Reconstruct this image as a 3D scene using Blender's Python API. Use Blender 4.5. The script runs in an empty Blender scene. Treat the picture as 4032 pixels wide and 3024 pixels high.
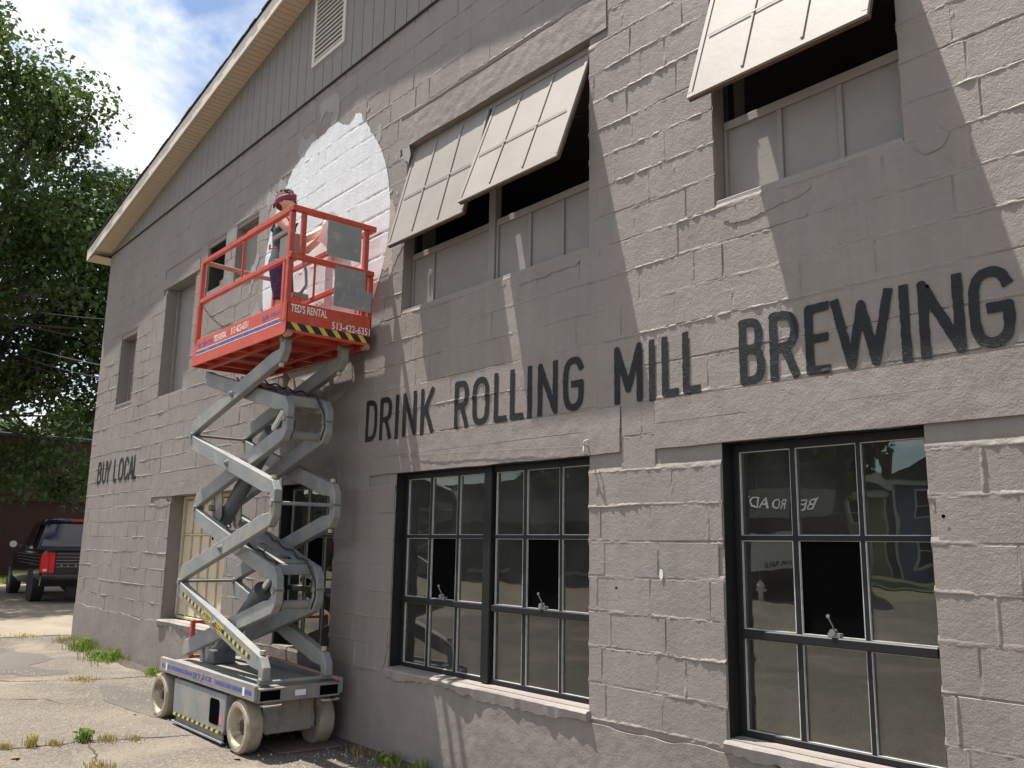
import bpy, bmesh, math, random
import numpy as np
from mathutils import Vector, Matrix, Quaternion
R = math.radians
random.seed(11)
rng = np.random.default_rng(7)
SC = bpy.context.scene
COL = SC.collection

# ------------------------------------------------------------------ camera
cam_d = bpy.data.cameras.new('camera'); cam = bpy.data.objects.new('camera', cam_d); COL.objects.link(cam)
cr = Vector((0.64829841, 0.76120982, 0.01639444)); cu = Vector((0.1285462, -0.13065124, 0.98305957)); cw = Vector((-0.75045656, 0.63520851, 0.18255162))
CAM = Vector((0.0, -3.834, 1.588))
cam.matrix_world = Matrix(((cr.x, cu.x, -cw.x, CAM.x), (cr.y, cu.y, -cw.y, CAM.y), (cr.z, cu.z, -cw.z, CAM.z), (0, 0, 0, 1)))
cam_d.sensor_width = 36.0; cam_d.lens = 36.0 * 3433.7 / 4032.0
cam_d.clip_start = 0.05; cam_d.clip_end = 2000
SC.camera = cam

# ------------------------------------------------------------------ sky and sun
SUN = Vector((-2.1, -1.0, 6.3)).normalized()
SUN_EL = math.asin(SUN.z); SUN_AZ = math.atan2(SUN.x, SUN.y)
wd = bpy.data.worlds.new('World'); SC.world = wd; wd.use_nodes = True
wn = wd.node_tree; wn.nodes.clear()
def N(nt, t, **kw):
    n = nt.nodes.new(t)
    for k_, v_ in kw.items(): setattr(n, k_, v_)
    return n
sky = N(wn, 'ShaderNodeTexSky', sky_type='NISHITA', sun_disc=False)
sky.sun_elevation = SUN_EL; sky.sun_rotation = SUN_AZ; sky.air_density = 1.1; sky.dust_density = 0.7; sky.altitude = 200
tc = N(wn, 'ShaderNodeTexCoord')
sep = N(wn, 'ShaderNodeSeparateXYZ'); wn.links.new(tc.outputs['Generated'], sep.inputs[0])
zz = N(wn, 'ShaderNodeMath', operation='MAXIMUM'); wn.links.new(sep.outputs[2], zz.inputs[0]); zz.inputs[1].default_value = 0.0
za = N(wn, 'ShaderNodeMath', operation='ADD'); wn.links.new(zz.outputs[0], za.inputs[0]); za.inputs[1].default_value = 0.22
dv = N(wn, 'ShaderNodeVectorMath', operation='DIVIDE')
cz = N(wn, 'ShaderNodeCombineXYZ')
for i in range(3): wn.links.new(za.outputs[0], cz.inputs[i])
wn.links.new(tc.outputs['Generated'], dv.inputs[0]); wn.links.new(cz.outputs[0], dv.inputs[1])
nz = N(wn, 'ShaderNodeTexNoise'); nz.inputs['Scale'].default_value = 1.9; nz.inputs['Detail'].default_value = 9; nz.inputs['Roughness'].default_value = 0.56; nz.inputs['Distortion'].default_value = 0.35
off = N(wn, 'ShaderNodeVectorMath', operation='ADD'); off.inputs[1].default_value = (3.1, 1.7, 0.4)
wn.links.new(dv.outputs[0], off.inputs[0]); wn.links.new(off.outputs[0], nz.inputs['Vector'])
cramp = N(wn, 'ShaderNodeValToRGB'); cramp.color_ramp.elements[0].position = 0.43; cramp.color_ramp.elements[1].position = 0.58
cramp.color_ramp.elements[0].color = (0, 0, 0, 1); cramp.color_ramp.elements[1].color = (1, 1, 1, 1)
wn.links.new(nz.outputs['Fac'], cramp.inputs[0])
nz2 = N(wn, 'ShaderNodeTexNoise'); nz2.inputs['Scale'].default_value = 5.0; nz2.inputs['Detail'].default_value = 6
wn.links.new(off.outputs[0], nz2.inputs['Vector'])
ccol = N(wn, 'ShaderNodeValToRGB'); ccol.color_ramp.elements[0].position = 0.3; ccol.color_ramp.elements[1].position = 0.7
ccol.color_ramp.elements[0].color = (6.6, 6.7, 7.2, 1); ccol.color_ramp.elements[1].color = (11.5, 11.3, 11.2, 1)
wn.links.new(nz2.outputs['Fac'], ccol.inputs[0])
cmix = N(wn, 'ShaderNodeMix', data_type='RGBA')
wn.links.new(cramp.outputs[0], cmix.inputs[0]); wn.links.new(sky.outputs[0], cmix.inputs[6]); wn.links.new(ccol.outputs[0], cmix.inputs[7])
bg = N(wn, 'ShaderNodeBackground'); bg.inputs['Strength'].default_value = 0.080
wo = N(wn, 'ShaderNodeOutputWorld'); wn.links.new(cmix.outputs[2], bg.inputs[0]); wn.links.new(bg.outputs[0], wo.inputs[0])

sl = bpy.data.lights.new('sun', 'SUN'); sl.energy = 5.0; sl.angle = R(0.55); sl.color = (1.0, 0.94, 0.86)
so = bpy.data.objects.new('sun', sl); COL.objects.link(so); so.location = (-10, -8, 30)
so.rotation_euler = SUN.to_track_quat('Z', 'Y').to_euler()

SC.render.engine = 'CYCLES'
SC.cycles.max_bounces = 7; SC.cycles.transparent_max_bounces = 12; SC.cycles.caustics_reflective = False; SC.cycles.caustics_refractive = False
SC.view_settings.view_transform = 'Standard'; SC.view_settings.look = 'None'; SC.view_settings.gamma = 1.0
SC.view_settings.exposure = 1.02

# ------------------------------------------------------------------ helpers
def hsh(a, seed):
    a = (np.asarray(a, dtype=np.int64) * 374761393 + np.int64(seed) * 668265263) & 0x7fffffff
    a = ((a ^ (a >> 13)) * 1274126177) & 0x7fffffff
    return ((a ^ (a >> 16)) & 0xffff) / 65535.0
def vn1(x, seed=0):
    x = np.asarray(x, float); i = np.floor(x); f = x - i; f = f * f * (3 - 2 * f)
    return hsh(i, seed) * (1 - f) + hsh(i + 1, seed) * f
def vn2(x, y, seed=0):
    x = np.asarray(x, float); y = np.asarray(y, float)
    i = np.floor(x); j = np.floor(y); f = x - i; g = y - j; f = f * f * (3 - 2 * f); g = g * g * (3 - 2 * g)
    H = lambda a, b: hsh(a * 7919 + b * 104729, seed)
    return (H(i, j) * (1 - f) + H(i + 1, j) * f) * (1 - g) + (H(i, j + 1) * (1 - f) + H(i + 1, j + 1) * f) * g
def fb2(x, y, seed=0):
    return (vn2(x, y, seed) + .5 * vn2(2.1 * x, 2.1 * y, seed + 1) + .25 * vn2(4.3 * x, 4.3 * y, seed + 2)) / 1.75

def wloc(p):
    v = Vector((0, 0, 0))
    while p is not None: v += p.location; p = p.parent
    return v
def tag(o, label=None, cat=None, group=None, kind=None):
    if label: o['label'] = label
    if cat: o['category'] = cat
    if group: o['group'] = group
    if kind: o['kind'] = kind
    return o
def empty(name, loc, label=None, cat=None, group=None, rz=0):
    o = bpy.data.objects.new(name, None); COL.objects.link(o); o.location = loc; o.rotation_euler = (0, 0, rz)
    o.empty_display_size = 0.2
    return tag(o, label, cat, group)
def link(name, me, mat, parent=None):
    o = bpy.data.objects.new(name, me); COL.objects.link(o)
    if parent is not None: o.parent = parent
    if mat is not None and len(me.materials) == 0: me.materials.append(mat)
    return o
class MB:
    """collects shapes; build() links them as one mesh object"""
    def __init__(s): s.v = []; s.f = []
    def add(s, vs, fs):
        b = len(s.v); s.v += [tuple(p) for p in vs]; s.f += [tuple(b + i for i in f) for f in fs]; return s
    def box(s, x0, x1, y0, y1, z0, z1):
        return s.add([(x0, y0, z0), (x1, y0, z0), (x1, y1, z0), (x0, y1, z0), (x0, y0, z1), (x1, y0, z1), (x1, y1, z1), (x0, y1, z1)],
                     [(3, 2, 1, 0), (4, 5, 6, 7), (0, 1, 5, 4), (1, 2, 6, 5), (2, 3, 7, 6), (3, 0, 4, 7)])
    def bar(s, p0, p1, w, h, up=(0, 0, 1)):
        """rectangular bar from p0 to p1, w sideways, h along up"""
        p0 = Vector(p0); p1 = Vector(p1); d = (p1 - p0).normalized(); up = Vector(up)
        sd = d.cross(up)
        if sd.length < 1e-4: sd = d.cross(Vector((1, 0, 0)))
        sd.normalize(); u = sd.cross(d).normalized(); a = sd * (w / 2); b = u * (h / 2)
        vs = [p0 - a - b, p0 + a - b, p0 + a + b, p0 - a + b, p1 - a - b, p1 + a - b, p1 + a + b, p1 - a + b]
        return s.add(vs, [(0, 3, 2, 1), (4, 5, 6, 7), (0, 1, 5, 4), (1, 2, 6, 5), (2, 3, 7, 6), (3, 0, 4, 7)])
    def tube(s, pts, r, n=8, cap=True):
        pts = [Vector(p) for p in pts]; m = len(pts); rs = r if isinstance(r, (list, tuple)) else [r] * m
        vs = []; prev = None
        for i, p in enumerate(pts):
            d = (pts[min(i + 1, m - 1)] - pts[max(i - 1, 0)]).normalized()
            if prev is None:
                a = d.cross(Vector((0, 0, 1)));
                if a.length < 1e-3: a = d.cross(Vector((1, 0, 0)))
            else: a = prev - d * prev.dot(d)
            a.normalize(); prev = a; b = d.cross(a)
            vs += [p + (a * math.cos(2 * math.pi * k / n) + b * math.sin(2 * math.pi * k / n)) * rs[i] for k in range(n)]
        fs = [(i * n + k, i * n + (k + 1) % n, (i + 1) * n + (k + 1) % n, (i + 1) * n + k) for i in range(m - 1) for k in range(n)]
        if cap: fs += [tuple(range(n - 1, -1, -1)), tuple((m - 1) * n + k for k in range(n))]
        return s.add(vs, fs)
    def lathe(s, c, axis, prof, n=24, cap0=True):
        """prof: (along axis, radius) list"""
        c = Vector(c); ax = Vector(axis).normalized(); a = ax.cross(Vector((0, 0, 1)))
        if a.length < 1e-3: a = Vector((1, 0, 0))
        a.normalize(); b = ax.cross(a); vs = []
        for t, r in prof: vs += [c + ax * t + (a * math.cos(2 * math.pi * k / n) + b * math.sin(2 * math.pi * k / n)) * r for k in range(n)]
        m = len(prof)
        fs = [(i * n + k, i * n + (k + 1) % n, (i + 1) * n + (k + 1) % n, (i + 1) * n + k) for i in range(m - 1) for k in range(n)]
        fs += ([tuple(range(n - 1, -1, -1))] if cap0 else []) + [tuple((m - 1) * n + k for k in range(n))]
        return s.add(vs, fs)
    def prism(s, poly, y0, y1):
        """poly of (x,z), extruded along y"""
        n = len(poly); vs = [(x, y0, z) for x, z in poly] + [(x, y1, z) for x, z in poly]
        return s.add(vs, [tuple(range(n)), tuple(range(2 * n - 1, n - 1, -1))] + [(i, i + n, (i + 1) % n + n, (i + 1) % n) for i in range(n)])
    def loft(s, rings, cap=True):
        n = len(rings[0]); vs = [p for r_ in rings for p in r_]; m = len(rings)
        fs = [(i * n + k, i * n + (k + 1) % n, (i + 1) * n + (k + 1) % n, (i + 1) * n + k) for i in range(m - 1) for k in range(n)]
        if cap: fs += [tuple(range(n - 1, -1, -1)), tuple((m - 1) * n + k for k in range(n))]
        return s.add(vs, fs)
    def mesh(s, name, off=Vector((0, 0, 0)), bevel=0, smooth=False, seg=1):
        me = bpy.data.meshes.new(name)
        me.from_pydata([(p[0] - off.x, p[1] - off.y, p[2] - off.z) for p in s.v], [], s.f)
        bm = bmesh.new(); bm.from_mesh(me)
        bmesh.ops.recalc_face_normals(bm, faces=bm.faces)
        if bevel:
            ed = [e for e in bm.edges if len(e.link_faces) == 2 and e.calc_face_angle(0) > 0.5]
            bmesh.ops.bevel(bm, geom=ed, offset=bevel, segments=seg, affect='EDGES', profile=0.5, clamp_overlap=True)
        bm.to_mesh(me); bm.free()
        if smooth:
            for p in me.polygons: p.use_smooth = True
        return me
    def build(s, name, mat, parent=None, bevel=0, smooth=False, local=False, seg=1):
        me = s.mesh(name, Vector((0, 0, 0)) if local or parent is None else wloc(parent), bevel, smooth, seg)
        return link(name, me, mat, parent)
def auto_smooth(o, ang=35):
    me = o.data
    for p in me.polygons: p.use_smooth = True
    bm = bmesh.new(); bm.from_mesh(me)
    for e in bm.edges:
        if len(e.link_faces) == 2 and e.calc_face_angle(0) > R(ang): e.smooth = False
    bm.to_mesh(me); bm.free(); return o

def copy_tree(o, parent=None):
    c = o.copy(); COL.objects.link(c); c.parent = parent
    for ch in list(o.children): copy_tree(ch, c)
    return c

def text_mesh(txt, size, xs=1.0, bold=0.0, spacing=1.0):
    cu_ = bpy.data.curves.new('lettering', 'FONT'); cu_.body = txt; cu_.size = size; cu_.offset = bold; cu_.resolution_u = 3
    cu_.space_character = spacing
    o = bpy.data.objects.new('lettering_tmp', cu_); COL.objects.link(o)
    dg = bpy.context.evaluated_depsgraph_get(); me = bpy.data.meshes.new_from_object(o.evaluated_get(dg))
    bpy.data.objects.remove(o); bpy.data.curves.remove(cu_)
    for v in me.vertices: v.co.x *= xs
    return me
def put_text(name, txt, origin, ex, ez, height, width, mat, parent, bold=0.0, spacing=1.0, shear=0.0):
    """flat lettering: origin = lower left, ex/ez unit vectors; fitted to height x width"""
    me = text_mesh(txt, 1.0, 1.0, bold, spacing)
    xs = [v.co.x for v in me.vertices]; ys = [v.co.y for v in me.vertices]
    x0, x1, y0, y1 = min(xs), max(xs), min(ys), max(ys)
    o_ = Vector(origin) - wloc(parent); ex = Vector(ex); ez = Vector(ez)
    for v in me.vertices:
        a = (v.co.x - x0) / (x1 - x0) * width; b = (v.co.y - y0) / (y1 - y0) * height
        v.co = o_ + ex * (a + shear * b) + ez * b
    me.name = name
    return link(name, me, mat, parent)

def sdf_polys(sd, x0, x1, z0, z1, st):
    """marching squares over inside (sd<0): returns 2-D verts and faces"""
    nx = int(math.ceil((x1 - x0) / st)) + 1; nz_ = int(math.ceil((z1 - z0) / st)) + 1
    xs = x0 + np.arange(nx) * st; zs = z0 + np.arange(nz_) * st
    XX, ZZ = np.meshgrid(xs, zs, indexing='ij'); D = sd(XX, ZZ)
    vs = []; idx = {}; fs = []
    def gv(key, p):
        if key not in idx: idx[key] = len(vs); vs.append(p)
        return idx[key]
    def ev(i, j, k, l):
        a, b = D[i, j], D[k, l]; t = a / (a - b); t = min(max(t, .02), .98)
        key = (i, j, k, l) if (i, j) < (k, l) else (k, l, i, j)
        return gv(key, (xs[i] + (xs[k] - xs[i]) * t, zs[j] + (zs[l] - zs[j]) * t))
    I = D < 0
    anyc = I[:-1, :-1] | I[1:, :-1] | I[1:, 1:] | I[:-1, 1:]
    for i, j in zip(*np.nonzero(anyc)):
        cs = [(i, j), (i + 1, j), (i + 1, j + 1), (i, j + 1)]; poly = []
        for q in range(4):
            a = cs[q]; b = cs[(q + 1) % 4]
            if I[a]: poly.append(gv(a, (xs[a[0]], zs[a[1]])))
            if I[a] != I[b]: poly.append(ev(*a, *b))
        if len(poly) > 2: fs.append(tuple(poly))
    return vs, fs
def seg_sdf(lines):
    segs = [(a, b) for ln in lines for a, b in zip(ln[:-1], ln[1:])]
    def f(X, Z):
        d = np.full(X.shape, 1e9)
        for (ax, az), (bx, bz) in segs:
            vx, vz = bx - ax, bz - az; L = vx * vx + vz * vz + 1e-12
            t = np.clip(((X - ax) * vx + (Z - az) * vz) / L, 0, 1)
            d = np.minimum(d, np.hypot(X - ax - t * vx, Z - az - t * vz))
        return d
    return f

# ------------------------------------------------------------------ materials
def mat_new(name):
    m = bpy.data.materials.new(name); m.use_nodes = True; nt = m.node_tree
    b = nt.nodes['Principled BSDF']; return m, nt, b
def coords(nt, scale=None):
    t = N(nt, 'ShaderNodeTexCoord')
    if scale is None: return t.outputs['Object']
    mp = N(nt, 'ShaderNodeMapping'); nt.links.new(t.outputs['Object'], mp.inputs[0]); mp.inputs['Scale'].default_value = scale
    return mp.outputs[0]
def noise(nt, vec, scale, detail=4, rough=.55, dist=0):
    n = N(nt, 'ShaderNodeTexNoise'); n.inputs['Scale'].default_value = scale; n.inputs['Detail'].default_value = detail
    n.inputs['Roughness'].default_value = rough; n.inputs['Distortion'].default_value = dist
    if vec is not None: nt.links.new(vec, n.inputs['Vector'])
    return n.outputs['Fac']
def ramp(nt, fac, stops):
    r_ = N(nt, 'ShaderNodeValToRGB'); cr_ = r_.color_ramp
    while len(cr_.elements) < len(stops): cr_.elements.new(0.5)
    for e, (p, c) in zip(cr_.elements, stops):
        e.position = p; e.color = (*c, 1) if len(c) == 3 else c
    nt.links.new(fac, r_.inputs[0]); return r_.outputs[0]
def mixc(nt, fac, a, b, mode='MIX'):
    m = N(nt, 'ShaderNodeMix', data_type='RGBA', blend_type=mode)
    for s_, i in ((fac, 0), (a, 6), (b, 7)):
        if hasattr(s_, 'links') or isinstance(s_, bpy.types.NodeSocket): nt.links.new(s_, m.inputs[i])
        elif i == 0: m.inputs[0].default_value = s_
        else: m.inputs[i].default_value = (*s_, 1)
    return m.outputs[2]
def bump(nt, b, hs):
    """hs: list of (height socket, distance, strength)"""
    prev = None
    for h, dist, st in hs:
        bn = N(nt, 'ShaderNodeBump'); bn.inputs['Distance'].default_value = dist; bn.inputs['Strength'].default_value = st
        nt.links.new(h, bn.inputs['Height'])
        if prev is not None: nt.links.new(prev, bn.inputs['Normal'])
        prev = bn.outputs[0]
    nt.links.new(prev, b.inputs['Normal'])
def simple(name, col, rough=.6, metal=0, var=.12, vs=6.0, bmp=None, spec=.5, dirt=None):
    """painted/plain surface with slight mottling, optional fine bump and dirt"""
    m, nt, b = mat_new(name); v = coords(nt)
    n1 = noise(nt, v, vs, 6, .6)
    c = ramp(nt, n1, [(.25, tuple(x * (1 - var) for x in col)), (.75, tuple(min(1, x * (1 + var)) for x in col))])
    if dirt:
        for dcol, amt, dsc in (dirt if isinstance(dirt, list) else [dirt]):
            n2 = noise(nt, v, dsc, 8, .68, .4)
            mask = ramp(nt, n2, [(.5 - .2 * amt + .1, (0, 0, 0)), (.62 - .2 * amt + .1, (1, 1, 1))])
            c = mixc(nt, mask, c, dcol)
    nt.links.new(c, b.inputs['Base Color']); b.inputs['Roughness'].default_value = rough; b.inputs['Metallic'].default_value = metal
    b.inputs['Specular IOR Level'].default_value = spec
    if bmp: bump(nt, b, [(noise(nt, v, bmp[0], 5, .6), bmp[1], 1.0)])
    return m
M = {}
def wall_paint(name, c0, c1, rough=.62, crack=.0025, fine=1.0, spec=.35):
    m, nt, b = mat_new(name); v = coords(nt)
    n1 = noise(nt, v, .9, 6, .62, .3); n2 = noise(nt, v, 14, 6, .65)
    c = ramp(nt, n1, [(.28, tuple(x * .93 for x in c0)), (.72, tuple(x * 1.05 for x in c1))])
    c = mixc(nt, ramp(nt, n2, [(.35, (.0, .0, .0)), (.75, (.35, .35, .35))]), c, tuple(x * .78 for x in c0))
    # vertical roller streaks
    st = noise(nt, coords(nt, (9, 1, .7)), 1.0, 4, .5)
    c = mixc(nt, ramp(nt, st, [(.45, (0, 0, 0)), (.8, (.4, .4, .4))]), c, tuple(min(1, x * 1.16) for x in c1))
    dr = noise(nt, coords(nt, (17, 1, .45)), 1.0, 5, .6)
    c = mixc(nt, ramp(nt, dr, [(.56, (0, 0, 0)), (.72, (.2, .2, .2))]), c, tuple(x * .75 for x in c0))
    nt.links.new(c, b.inputs['Base Color'])
    rr = noise(nt, v, 5, 4); mr = N(nt, 'ShaderNodeMapRange'); nt.links.new(rr, mr.inputs[0]); mr.inputs[3].default_value = rough - .1; mr.inputs[4].default_value = rough + .12
    nt.links.new(mr.outputs[0], b.inputs['Roughness']); b.inputs['Specular IOR Level'].default_value = spec
    # relief: broad waviness, lumps, stucco grain, pits, flaked cracks
    h0 = noise(nt, v, 5.5, 3, .5); h1 = noise(nt, v, 38, 5, .62); h2 = noise(nt, v, 115, 4, .62)
    pit = noise(nt, v, 75, 2, .5); pits = ramp(nt, pit, [(.24, (0, 0, 0)), (.34, (1, 1, 1))])
    dn = N(nt, 'ShaderNodeTexNoise'); dn.inputs['Scale'].default_value = 4; dn.inputs['Detail'].default_value = 5; nt.links.new(v, dn.inputs['Vector'])
    ds = N(nt, 'ShaderNodeVectorMath', operation='SCALE'); nt.links.new(dn.outputs['Color'], ds.inputs[0]); ds.inputs['Scale'].default_value = .45
    da = N(nt, 'ShaderNodeVectorMath', operation='ADD'); nt.links.new(v, da.inputs[0]); nt.links.new(ds.outputs[0], da.inputs[1])
    vo = N(nt, 'ShaderNodeTexVoronoi', feature='DISTANCE_TO_EDGE'); vo.inputs['Scale'].default_value = 4.2; nt.links.new(da.outputs[0], vo.inputs['Vector'])
    cr1 = ramp(nt, vo.outputs['Distance'], [(.0, (0, 0, 0)), (.012, (1, 1, 1))])
    mk = ramp(nt, noise(nt, v, 1.7, 4, .6), [(.47, (1, 1, 1)), (.60, (0, 0, 0))])
    crk = mixc(nt, mk, cr1, (1, 1, 1))
    # broken paint flakes: stepped plateau
    fl = ramp(nt, noise(nt, v, 7, 7, .62, .3), [(.60, (0, 0, 0)), (.612, (1, 1, 1))])
    bump(nt, b, [(h0, .008, .6), (h1, .0040 * fine, .7), (h2, .0030 * fine, .75), (pits, .0022, .7), (crk, crack * .6, .6), (fl, .0012, .45)])
    return m
TAUPE0 = (.216, .191, .171); TAUPE1 = (.252, .224, .202)
M['wall'] = wall_paint('taupe_wall_paint', TAUPE0, TAUPE1)
M['plinth'] = wall_paint('taupe_parging_paint', (.198, .175, .157), (.232, .206, .186), fine=1.1)
M['white'] = wall_paint('white_mural_paint', (.60, .625, .635), (.66, .68, .69), rough=.5, crack=.0015, fine=.8)
M['bare'] = wall_paint('bare_tan_block', (.33, .285, .24), (.42, .37, .315), rough=.8)
M['patch'] = wall_paint('paler_grey_touch_up_paint', (.265, .252, .243), (.305, .292, .283))
M['letter'] = wall_paint('black_slate_letter_paint', (.0085, .0095, .0105), (.013, .0145, .016), rough=.55, spec=.3)
M['trim'] = simple('taupe_trim_paint', (.222, .201, .186), .55, var=.08, bmp=(60, .0012))
M['siding'] = simple('grey_board_siding', (.192, .172, .156), .6, var=.08, vs=3, bmp=(40, .0015))
M['shutter'] = simple('taupe_shutter_paint', (.250, .227, .209), .6, var=.10, vs=3, bmp=(25, .0014), spec=.25)
M['rustedge'] = simple('rusty_brown_edge', (.10, .055, .04), .8, var=.4, vs=20)
M['fascia'] = simple('cream_fascia', (.62, .555, .475), .5, var=.05, bmp=(8, .001))
M['soffit'] = simple('tan_soffit', (.50, .425, .345), .55, var=.05)
M['shingle'] = simple('dark_shingle', (.035, .033, .036), .9, var=.35, vs=30, bmp=(120, .004))
M['ventc'] = simple('cream_vent', (.56, .52, .46), .5, var=.06)
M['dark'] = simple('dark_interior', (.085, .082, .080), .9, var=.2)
M['interior'] = simple('dim_interior_plaster', (.10, .098, .09), .9, var=.2)
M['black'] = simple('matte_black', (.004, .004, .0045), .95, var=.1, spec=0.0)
M['frame'] = simple('charcoal_window_steel', (.011, .0115, .012), .5, var=.2, vs=15, bmp=(60, .0008), spec=.3)
M['bead'] = simple('pale_glazing_bead', (.46, .47, .45), .55, var=.25, vs=30)
M['sill'] = wall_paint('pale_sill_paint', (.225, .203, .187), (.27, .245, .227), rough=.65)
M['tanpanel'] = simple('cream_boarded_panel', (.55, .47, .33), .6, var=.08, vs=2, bmp=(14, .002), dirt=((.30, .25, .17), .0, 5))
M['tanframe'] = simple('cream_chipped_frame', (.50, .43, .30), .65, var=.10, bmp=(40, .002), dirt=((.22, .18, .12), .15, 9))
M['steel'] = simple('latch_steel', (.26, .26, .25), .45, .6, .2)
# glass: thin pane, fresnel mirror over a clear tint
def glass(name, tint, boost=1.9):
    m, nt, b = mat_new(name); nt.nodes.remove(b)
    fr = N(nt, 'ShaderNodeFresnel'); fr.inputs[0].default_value = 1.5
    mu = N(nt, 'ShaderNodeMath', operation='MULTIPLY', use_clamp=True); nt.links.new(fr.outputs[0], mu.inputs[0]); mu.inputs[1].default_value = boost
    gl = N(nt, 'ShaderNodeBsdfGlossy'); gl.inputs['Roughness'].default_value = .004; gl.inputs[0].default_value = (.95, .97, .95, 1)
    v = coords(nt); bn = N(nt, 'ShaderNodeBump'); bn.inputs['Distance'].default_value = .004; bn.inputs['Strength'].default_value = .35
    nt.links.new(noise(nt, v, 2.2, 2), bn.inputs['Height']); nt.links.new(bn.outputs[0], gl.inputs['Normal'])
    tr = N(nt, 'ShaderNodeBsdfTransparent'); tr.inputs[0].default_value = (*tint, 1)
    mx = N(nt, 'ShaderNodeMixShader'); nt.links.new(mu.outputs[0], mx.inputs[0]); nt.links.new(tr.outputs[0], mx.inputs[1]); nt.links.new(gl.outputs[0], mx.inputs[2])
    # thin uneven film of dust on old panes
    df = N(nt, 'ShaderNodeBsdfDiffuse'); df.inputs[0].default_value = (.45, .43, .39, 1)
    du = ramp(nt, noise(nt, v, 1.6, 7, .65, .5), [(.3, (.015, .015, .015)), (.75, (.075, .075, .075))])
    m2 = N(nt, 'ShaderNodeMixShader'); nt.links.new(du, m2.inputs[0]); nt.links.new(mx.outputs[0], m2.inputs[1]); nt.links.new(df.outputs[0], m2.inputs[2])
    nt.links.new(m2.outputs[0], nt.nodes['Material Output'].inputs[0]); return m
M['glass'] = glass('window_glass', (.82, .86, .83))
# ================================================================== GROUND
def gz(x):
    x = np.asarray(x, float)
    return np.interp(-x, [6.5, 14.8, 24.0], [0.0, 0.055, 0.10])
def gzf(x): return float(gz(x))
def asphalt(name, cols, agg=70, speck=(.36, .32, .27), dust=(.235, .20, .155)):
    m, nt, b = mat_new(name); v = coords(nt)
    n1 = noise(nt, v, .55, 7, .6, .4); n2 = noise(nt, v, 3.0, 7, .65)
    c = ramp(nt, n1, [(.30, cols[0]), (.52, cols[1]), (.72, cols[2])])
    c = mixc(nt, ramp(nt, n2, [(.4, (0, 0, 0)), (.8, (.5, .5, .5))]), c, cols[0])
    vo = N(nt, 'ShaderNodeTexVoronoi'); vo.inputs['Scale'].default_value = agg; nt.links.new(v, vo.inputs['Vector'])
    stone = ramp(nt, vo.outputs['Color'], [(.4, (0, 0, 0)), (.95, (.42, .42, .42))])
    c = mixc(nt, stone, c, speck)
    dk = noise(nt, v, 95, 3, .6)
    c = mixc(nt, ramp(nt, dk, [(.32, (.75, .75, .75)), (.46, (0, 0, 0))]), c, tuple(x * .35 for x in cols[0]))
    du = noise(nt, v, .8, 6, .6, .6)
    c = mixc(nt, ramp(nt, du, [(.52, (0, 0, 0)), (.70, (.7, .7, .7))]), c, dust)
    nt.links.new(c, b.inputs['Base Color']); b.inputs['Roughness'].default_value = .88; b.inputs['Specular IOR Level'].default_value = .25
    bump(nt, b, [(noise(nt, v, 2.5, 4), .02, .5), (vo.outputs['Distance'], .006, .8), (noise(nt, v, 160, 3), .003, .8)])
    return m
M['asphalt'] = asphalt('worn_tan_asphalt', [(.080, .070, .058), (.124, .107, .087), (.160, .138, .110)])
M['gravel'] = asphalt('pale_gravel_lot', [(.165, .14, .103), (.205, .176, .132), (.24, .208, .158)], agg=50, speck=(.36, .31, .24), dust=(.29, .25, .19))
M['road'] = asphalt('road_asphalt', [(.085, .082, .078), (.11, .106, .1), (.135, .13, .12)])
M['dirt'] = simple('dirt_ground', (.16, .15, .09), .95, var=.3, vs=2, bmp=(30, .01))
M['crack'] = simple('dark_crack_dirt', (.05, .040, .028), .95, var=.4, vs=20)
M['kerb'] = simple('concrete_kerb', (.38, .36, .33), .85, var=.12, bmp=(60, .002))
M['lawn'] = simple('lawn_green', (.06, .10, .03), .95, var=.35, vs=8, bmp=(90, .02))

def sheet(name, x0, x1, y0, y1, dz, mat, nx=60, ny=4):
    xs = np.linspace(x0, x1, nx + 1); ys = np.linspace(y0, y1, ny + 1); mb = MB(); vs = []
    for x in xs:
        for y in ys: vs.append((x, y, gzf(x) + dz))
    n = ny + 1
    mb.add(vs, [(i * n + j, (i + 1) * n + j, (i + 1) * n + j + 1, i * n + j + 1) for i in range(nx) for j in range(ny)])
    return tag(mb.build(name, mat), kind='structure')
sheet('ground', -500, 300, -400, 400, -.012, M['dirt'], 400, 4)
lot = sheet('asphalt_lot', -15.75, 26, -19.8, 12, 0.0, M['asphalt'], 90, 4)
tag(sheet('gravel_lot', -34.5, -15.75, -19.8, 16, -.002, M['gravel'], 40, 4), kind='structure')
sheet('road', -13.0, 120, -27.2, -19.8, -.006, M['road'], 40, 2)
kb = MB(); kb.box(-12.9, 120, -27.4, -27.2, -.02, .13); tag(kb.build('kerb', M['kerb'], bevel=.015), kind='structure')
sw = MB(); sw.box(-12.9, 120, -29.2, -27.4, -.02, .125); tag(sw.build('pavement', M['kerb']), kind='structure')
lw_ = MB(); lw_.box(-160, 120, -80, -30.2, -.02, .12); tag(lw_.build('lawn', M['lawn']), kind='structure')

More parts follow.
